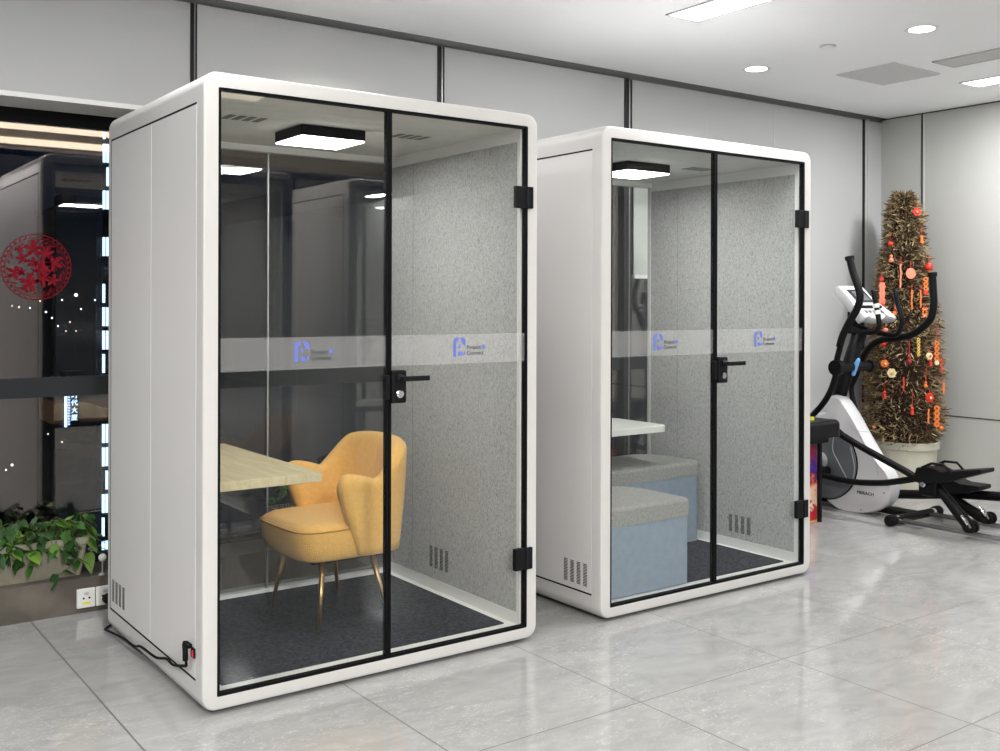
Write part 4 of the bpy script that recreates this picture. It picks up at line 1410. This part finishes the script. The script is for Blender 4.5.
VIEW = Vector((-sin(YAW), -cos(YAW), 0))
def ornament(kind, u, v, size, m, label, string=.05, m2=None, h=None):
    p = tree_pt(u, v) + VIEW * .012
    root = empty(kind, p, rz=-YAW + random.uniform(-.35, .35), label=label, cat='ornament')
    # local: x to the viewer's right, -y towards the viewer
    s = size
    bm = bmesh.new()
    if kind == 'disc_ornament':
        lathe(bm, [(s * .2, -.004), (s, -.004), (s, .004), (s * .2, .004)], (0, 0, 0), 24, 'y')
    elif kind == 'gourd_ornament':
        lathe(bm, [(.001, -s * 1.5), (s * .62, -s * 1.35), (s * .85, -s * .8), (s * .62, -s * .25), (s * .30, 0), (s * .52, s * .35), (s * .50, s * .75), (s * .18, s * 1.1), (.001, s * 1.2)], (0, 0, 0), 16, caps=False)
    elif kind == 'lantern_ornament':
        lathe(bm, [(s * .45, -s * .8), (s * .8, -s * .55), (s, 0), (s * .8, s * .55), (s * .45, s * .8)], (0, 0, 0), 18)
    elif kind == 'firecracker_ornament':
        for k in range(4):
            for q in (-1, 1): tube(bm, [(q * s * .35, 0, s * (1.5 - k * .9)), (q * s * .75, -.004, s * (.8 - k * .9))], s * .28, 8)
    elif kind == 'flower_ornament':
        for k in range(6):
            a = 2 * pi * k / 6
            lathe(bm, [(s * .05, -.006), (s * .42, -.006), (s * .45, .004), (s * .1, .006)], (s * .58 * cos(a), 0, s * .58 * sin(a)), 10, 'y')
        lathe(bm, [(s * .05, -.012), (s * .35, -.011), (s * .38, .002)], (0, 0, 0), 12, 'y')
    elif kind == 'paper_tag_ornament':
        n = 6; hh = h or s * 2.4
        pts = []
        for k in range(n * 4 + 1):
            q = k / (n * 4); pts.append((s * (.55 + .28 * abs(sin(q * pi * 3)) + .1 * sin(q * 40)), hh * (q - .5)))
        full = pts + [(-a * .95, b + s * .1) for a, b in reversed(pts)]
        prism(bm, full, 'y', -.002, .002)
    elif kind == 'chain_ornament':
        hh = h or s * 5
        n = max(3, int(hh / (s * 1.5)))
        for k in range(n):
            lathe(bm, [(s * .35, -.005), (s * .85, -.005), (s * .85, .005), (s * .35, .005)], (0, 0, hh / 2 - (k + .5) * hh / n), 12, 'y', caps=False)
    elif kind == 'ribbon_ornament':
        hh = h or s * 6
        pts = [(random.uniform(-.3, .3) * s, k * .0 - .002 * (k % 2), hh / 2 - hh * k / 6) for k in range(7)]
        A = []
        for x_, y_, z_ in pts: A.append(ring(bm, [(x_ - s * .5, y_ - .001, z_), (x_ + s * .5, y_ - .003, z_), (x_ + s * .5, y_ + .001, z_), (x_ - s * .5, y_ + .002, z_)]))
        bridge(bm, A); bm.faces.new(A[0]); bm.faces.new(A[-1])
    elif kind == 'tassel_ornament':
        lathe(bm, [(.001, s * 1.6), (s * .5, s * 1.3), (s * .6, s * .8), (s * .25, s * .55), (s * .55, s * .4), (s * .7, -s * 1.2), (.001, -s * 1.2)], (0, 0, 0), 14, caps=False)
    obj('pendant', bm, m, root, autos=50)
    if m2:
        b2 = bmesh.new()
        if kind == 'flower_ornament': lathe(b2, [(s * .28, -.015), (s * .30, -.008)], (0, 0, 0), 12, 'y')
        elif kind in ('chain_ornament', 'ribbon_ornament', 'paper_tag_ornament'): lathe(b2, [(s * .1, -.009), (s * .8, -.008), (s * .8, .006), (s * .1, .006)], (0, 0, -(h or s * 3) / 2 - s * .6), 14, 'y')
        else:
            lathe(b2, [(s * .46, s * .78), (s * .46, s * .95)], (0, 0, 0), 14); lathe(b2, [(s * .12, -s * 1.9), (s * .22, -s * .8)], (0, 0, 0), 10)
        obj('accent', b2, m2, root)
    if string:
        b3 = bmesh.new(); top = (h or s * 2) / 2
        tube(b3, [(0, 0, top * .9), (.004, .006, top + string)], .0022, 6)
        obj('string', b3, M['orn_red'], root)
    return root


R_, OG, CO, CR, GD, DK = M['orn_red'], M['orn_orange'], M['coral'], M['orn_cream'], M['orn_gold'], M['orn_dark']
for a in (
    ('flower_ornament', 916, 212, .030, R_, 'red flower ornament highest on the right side of the tree', .03, CO),
    ('lantern_ornament', 890, 244, .020, R_, 'red bead ornament above a coral gourd, upper left of the tree', .06, None),
    ('gourd_ornament', 890.5, 258, .022, CO, 'coral gourd ornament at the upper left of the tree', .0, None),
    ('tassel_ornament', 921, 240, .020, OG, 'orange-red tassel ornament at the upper right edge of the tree', .08, R_),
    ('lantern_ornament', 928, 267, .030, R_, 'round red lantern ornament with orange cap at the right edge, above the handle grip', .05, OG),
    ('disc_ornament', 910, 273.5, .038, CO, 'plain coral paper disc ornament, largest round one on the tree', .05, None),
    ('chain_ornament', 925, 284, .020, OG, 'orange and red linked ornament beside the right handle grip', .0, R_, .10),
    ('ribbon_ornament', 900, 276, .011, CO, 'thin coral ribbon left of the coral disc', .05, None, .17),
    ('paper_tag_ornament', 881.5, 293.5, .028, CO, 'long wavy coral paper tag ornament near the trainer console', .03, R_, .155),
    ('ribbon_ornament', 911, 300, .010, OG, 'thin orange ribbon below the coral disc', .04, None, .14),
    ('ribbon_ornament', 920, 299, .010, OG, 'slanting orange-red ribbon right of the thin orange one', .04, None, .12),
    ('firecracker_ornament', 924, 312, .020, OG, 'orange-red firecracker cluster ornament inside the bend of the right handle', .03, CR),
    ('disc_ornament', 894, 313, .014, OG, 'small orange disc ornament between the fixed handlebars', .05, None),
    ('lantern_ornament', 885, 330, .018, CO, 'small salmon bead ornament just under the console', .02, R_),
    ('lantern_ornament', 882.5, 344, .022, R_, 'red ball ornament below the curved handlebar', .02, None),
    ('flower_ornament', 884, 363.5, .028, OG, 'orange flower ornament left of the cream one', .03, CR),
    ('flower_ornament', 891, 373, .034, CR, 'cream flower ornament in the middle of the tree', .0, GD),
    ('gourd_ornament', 908.5, 359, .022, DK, 'dark red gourd ornament in the middle right of the tree', .11, R_),
    ('chain_ornament', 918, 347, .013, GD, 'yellow gold linked chain ornament below the curved handlebar', .0, None, .13),
    ('flower_ornament', 928.5, 356, .026, CR, 'cream and red flower ornament in the right part of the tree', .03, R_),
    ('tassel_ornament', 930, 363, .017, R_, 'red tassel ornament hanging below the cream and red flower', .0, OG),
    ('chain_ornament', 936, 351, .020, OG, 'orange linked gourd chain at the right edge of the tree', .10, CR, .14),
    ('tassel_ornament', 884, 395, .020, R_, 'red drop ornament at the lower left of the tree', .10, None),
    ('ribbon_ornament', 903, 384, .009, R_, 'short red ribbon in the lower middle of the tree', .0, None, .10),
    ('tassel_ornament', 911.5, 411, .020, R_, 'bright red cylinder ornament at the lower middle of the tree', .12, None),
    ('gourd_ornament', 925, 384, .017, OG, 'small orange gourd ornament above the red and cream medallion', .10, R_),
    ('flower_ornament', 929, 397.5, .034, R_, 'red and cream medallion ornament at the lower right of the tree', .02, CR),
    ('chain_ornament', 936, 416, .024, OG, 'orange four-link coin chain ornament, lowest on the right side', .02, None, .15),
    ('ribbon_ornament', 927.5, 416, .012, OG, 'orange ribbon left of the coin chain', .0, None, .10),
    ('lantern_ornament', 940.5, 428, .018, OG, 'small orange bead ornament at the bottom right of the foliage', .02, None),
    ('ribbon_ornament', 943, 388, .013, OG, 'orange strip ornament at the right edge beside the medallion', .02, None, .08),
    ('lantern_ornament', 873.5, 427, .013, CO, 'small salmon bead ornament at the bottom left of the foliage', .0, None),
    ('ribbon_ornament', 941, 366, .010, R_, 'thin red ribbon at the right edge below the linked gourd chain', .0, None, .12),
    ('disc_ornament', 881, 279, .016, R_, 'small red disc ornament above the wavy coral tag', .04, None),
):
    ornament(*a)
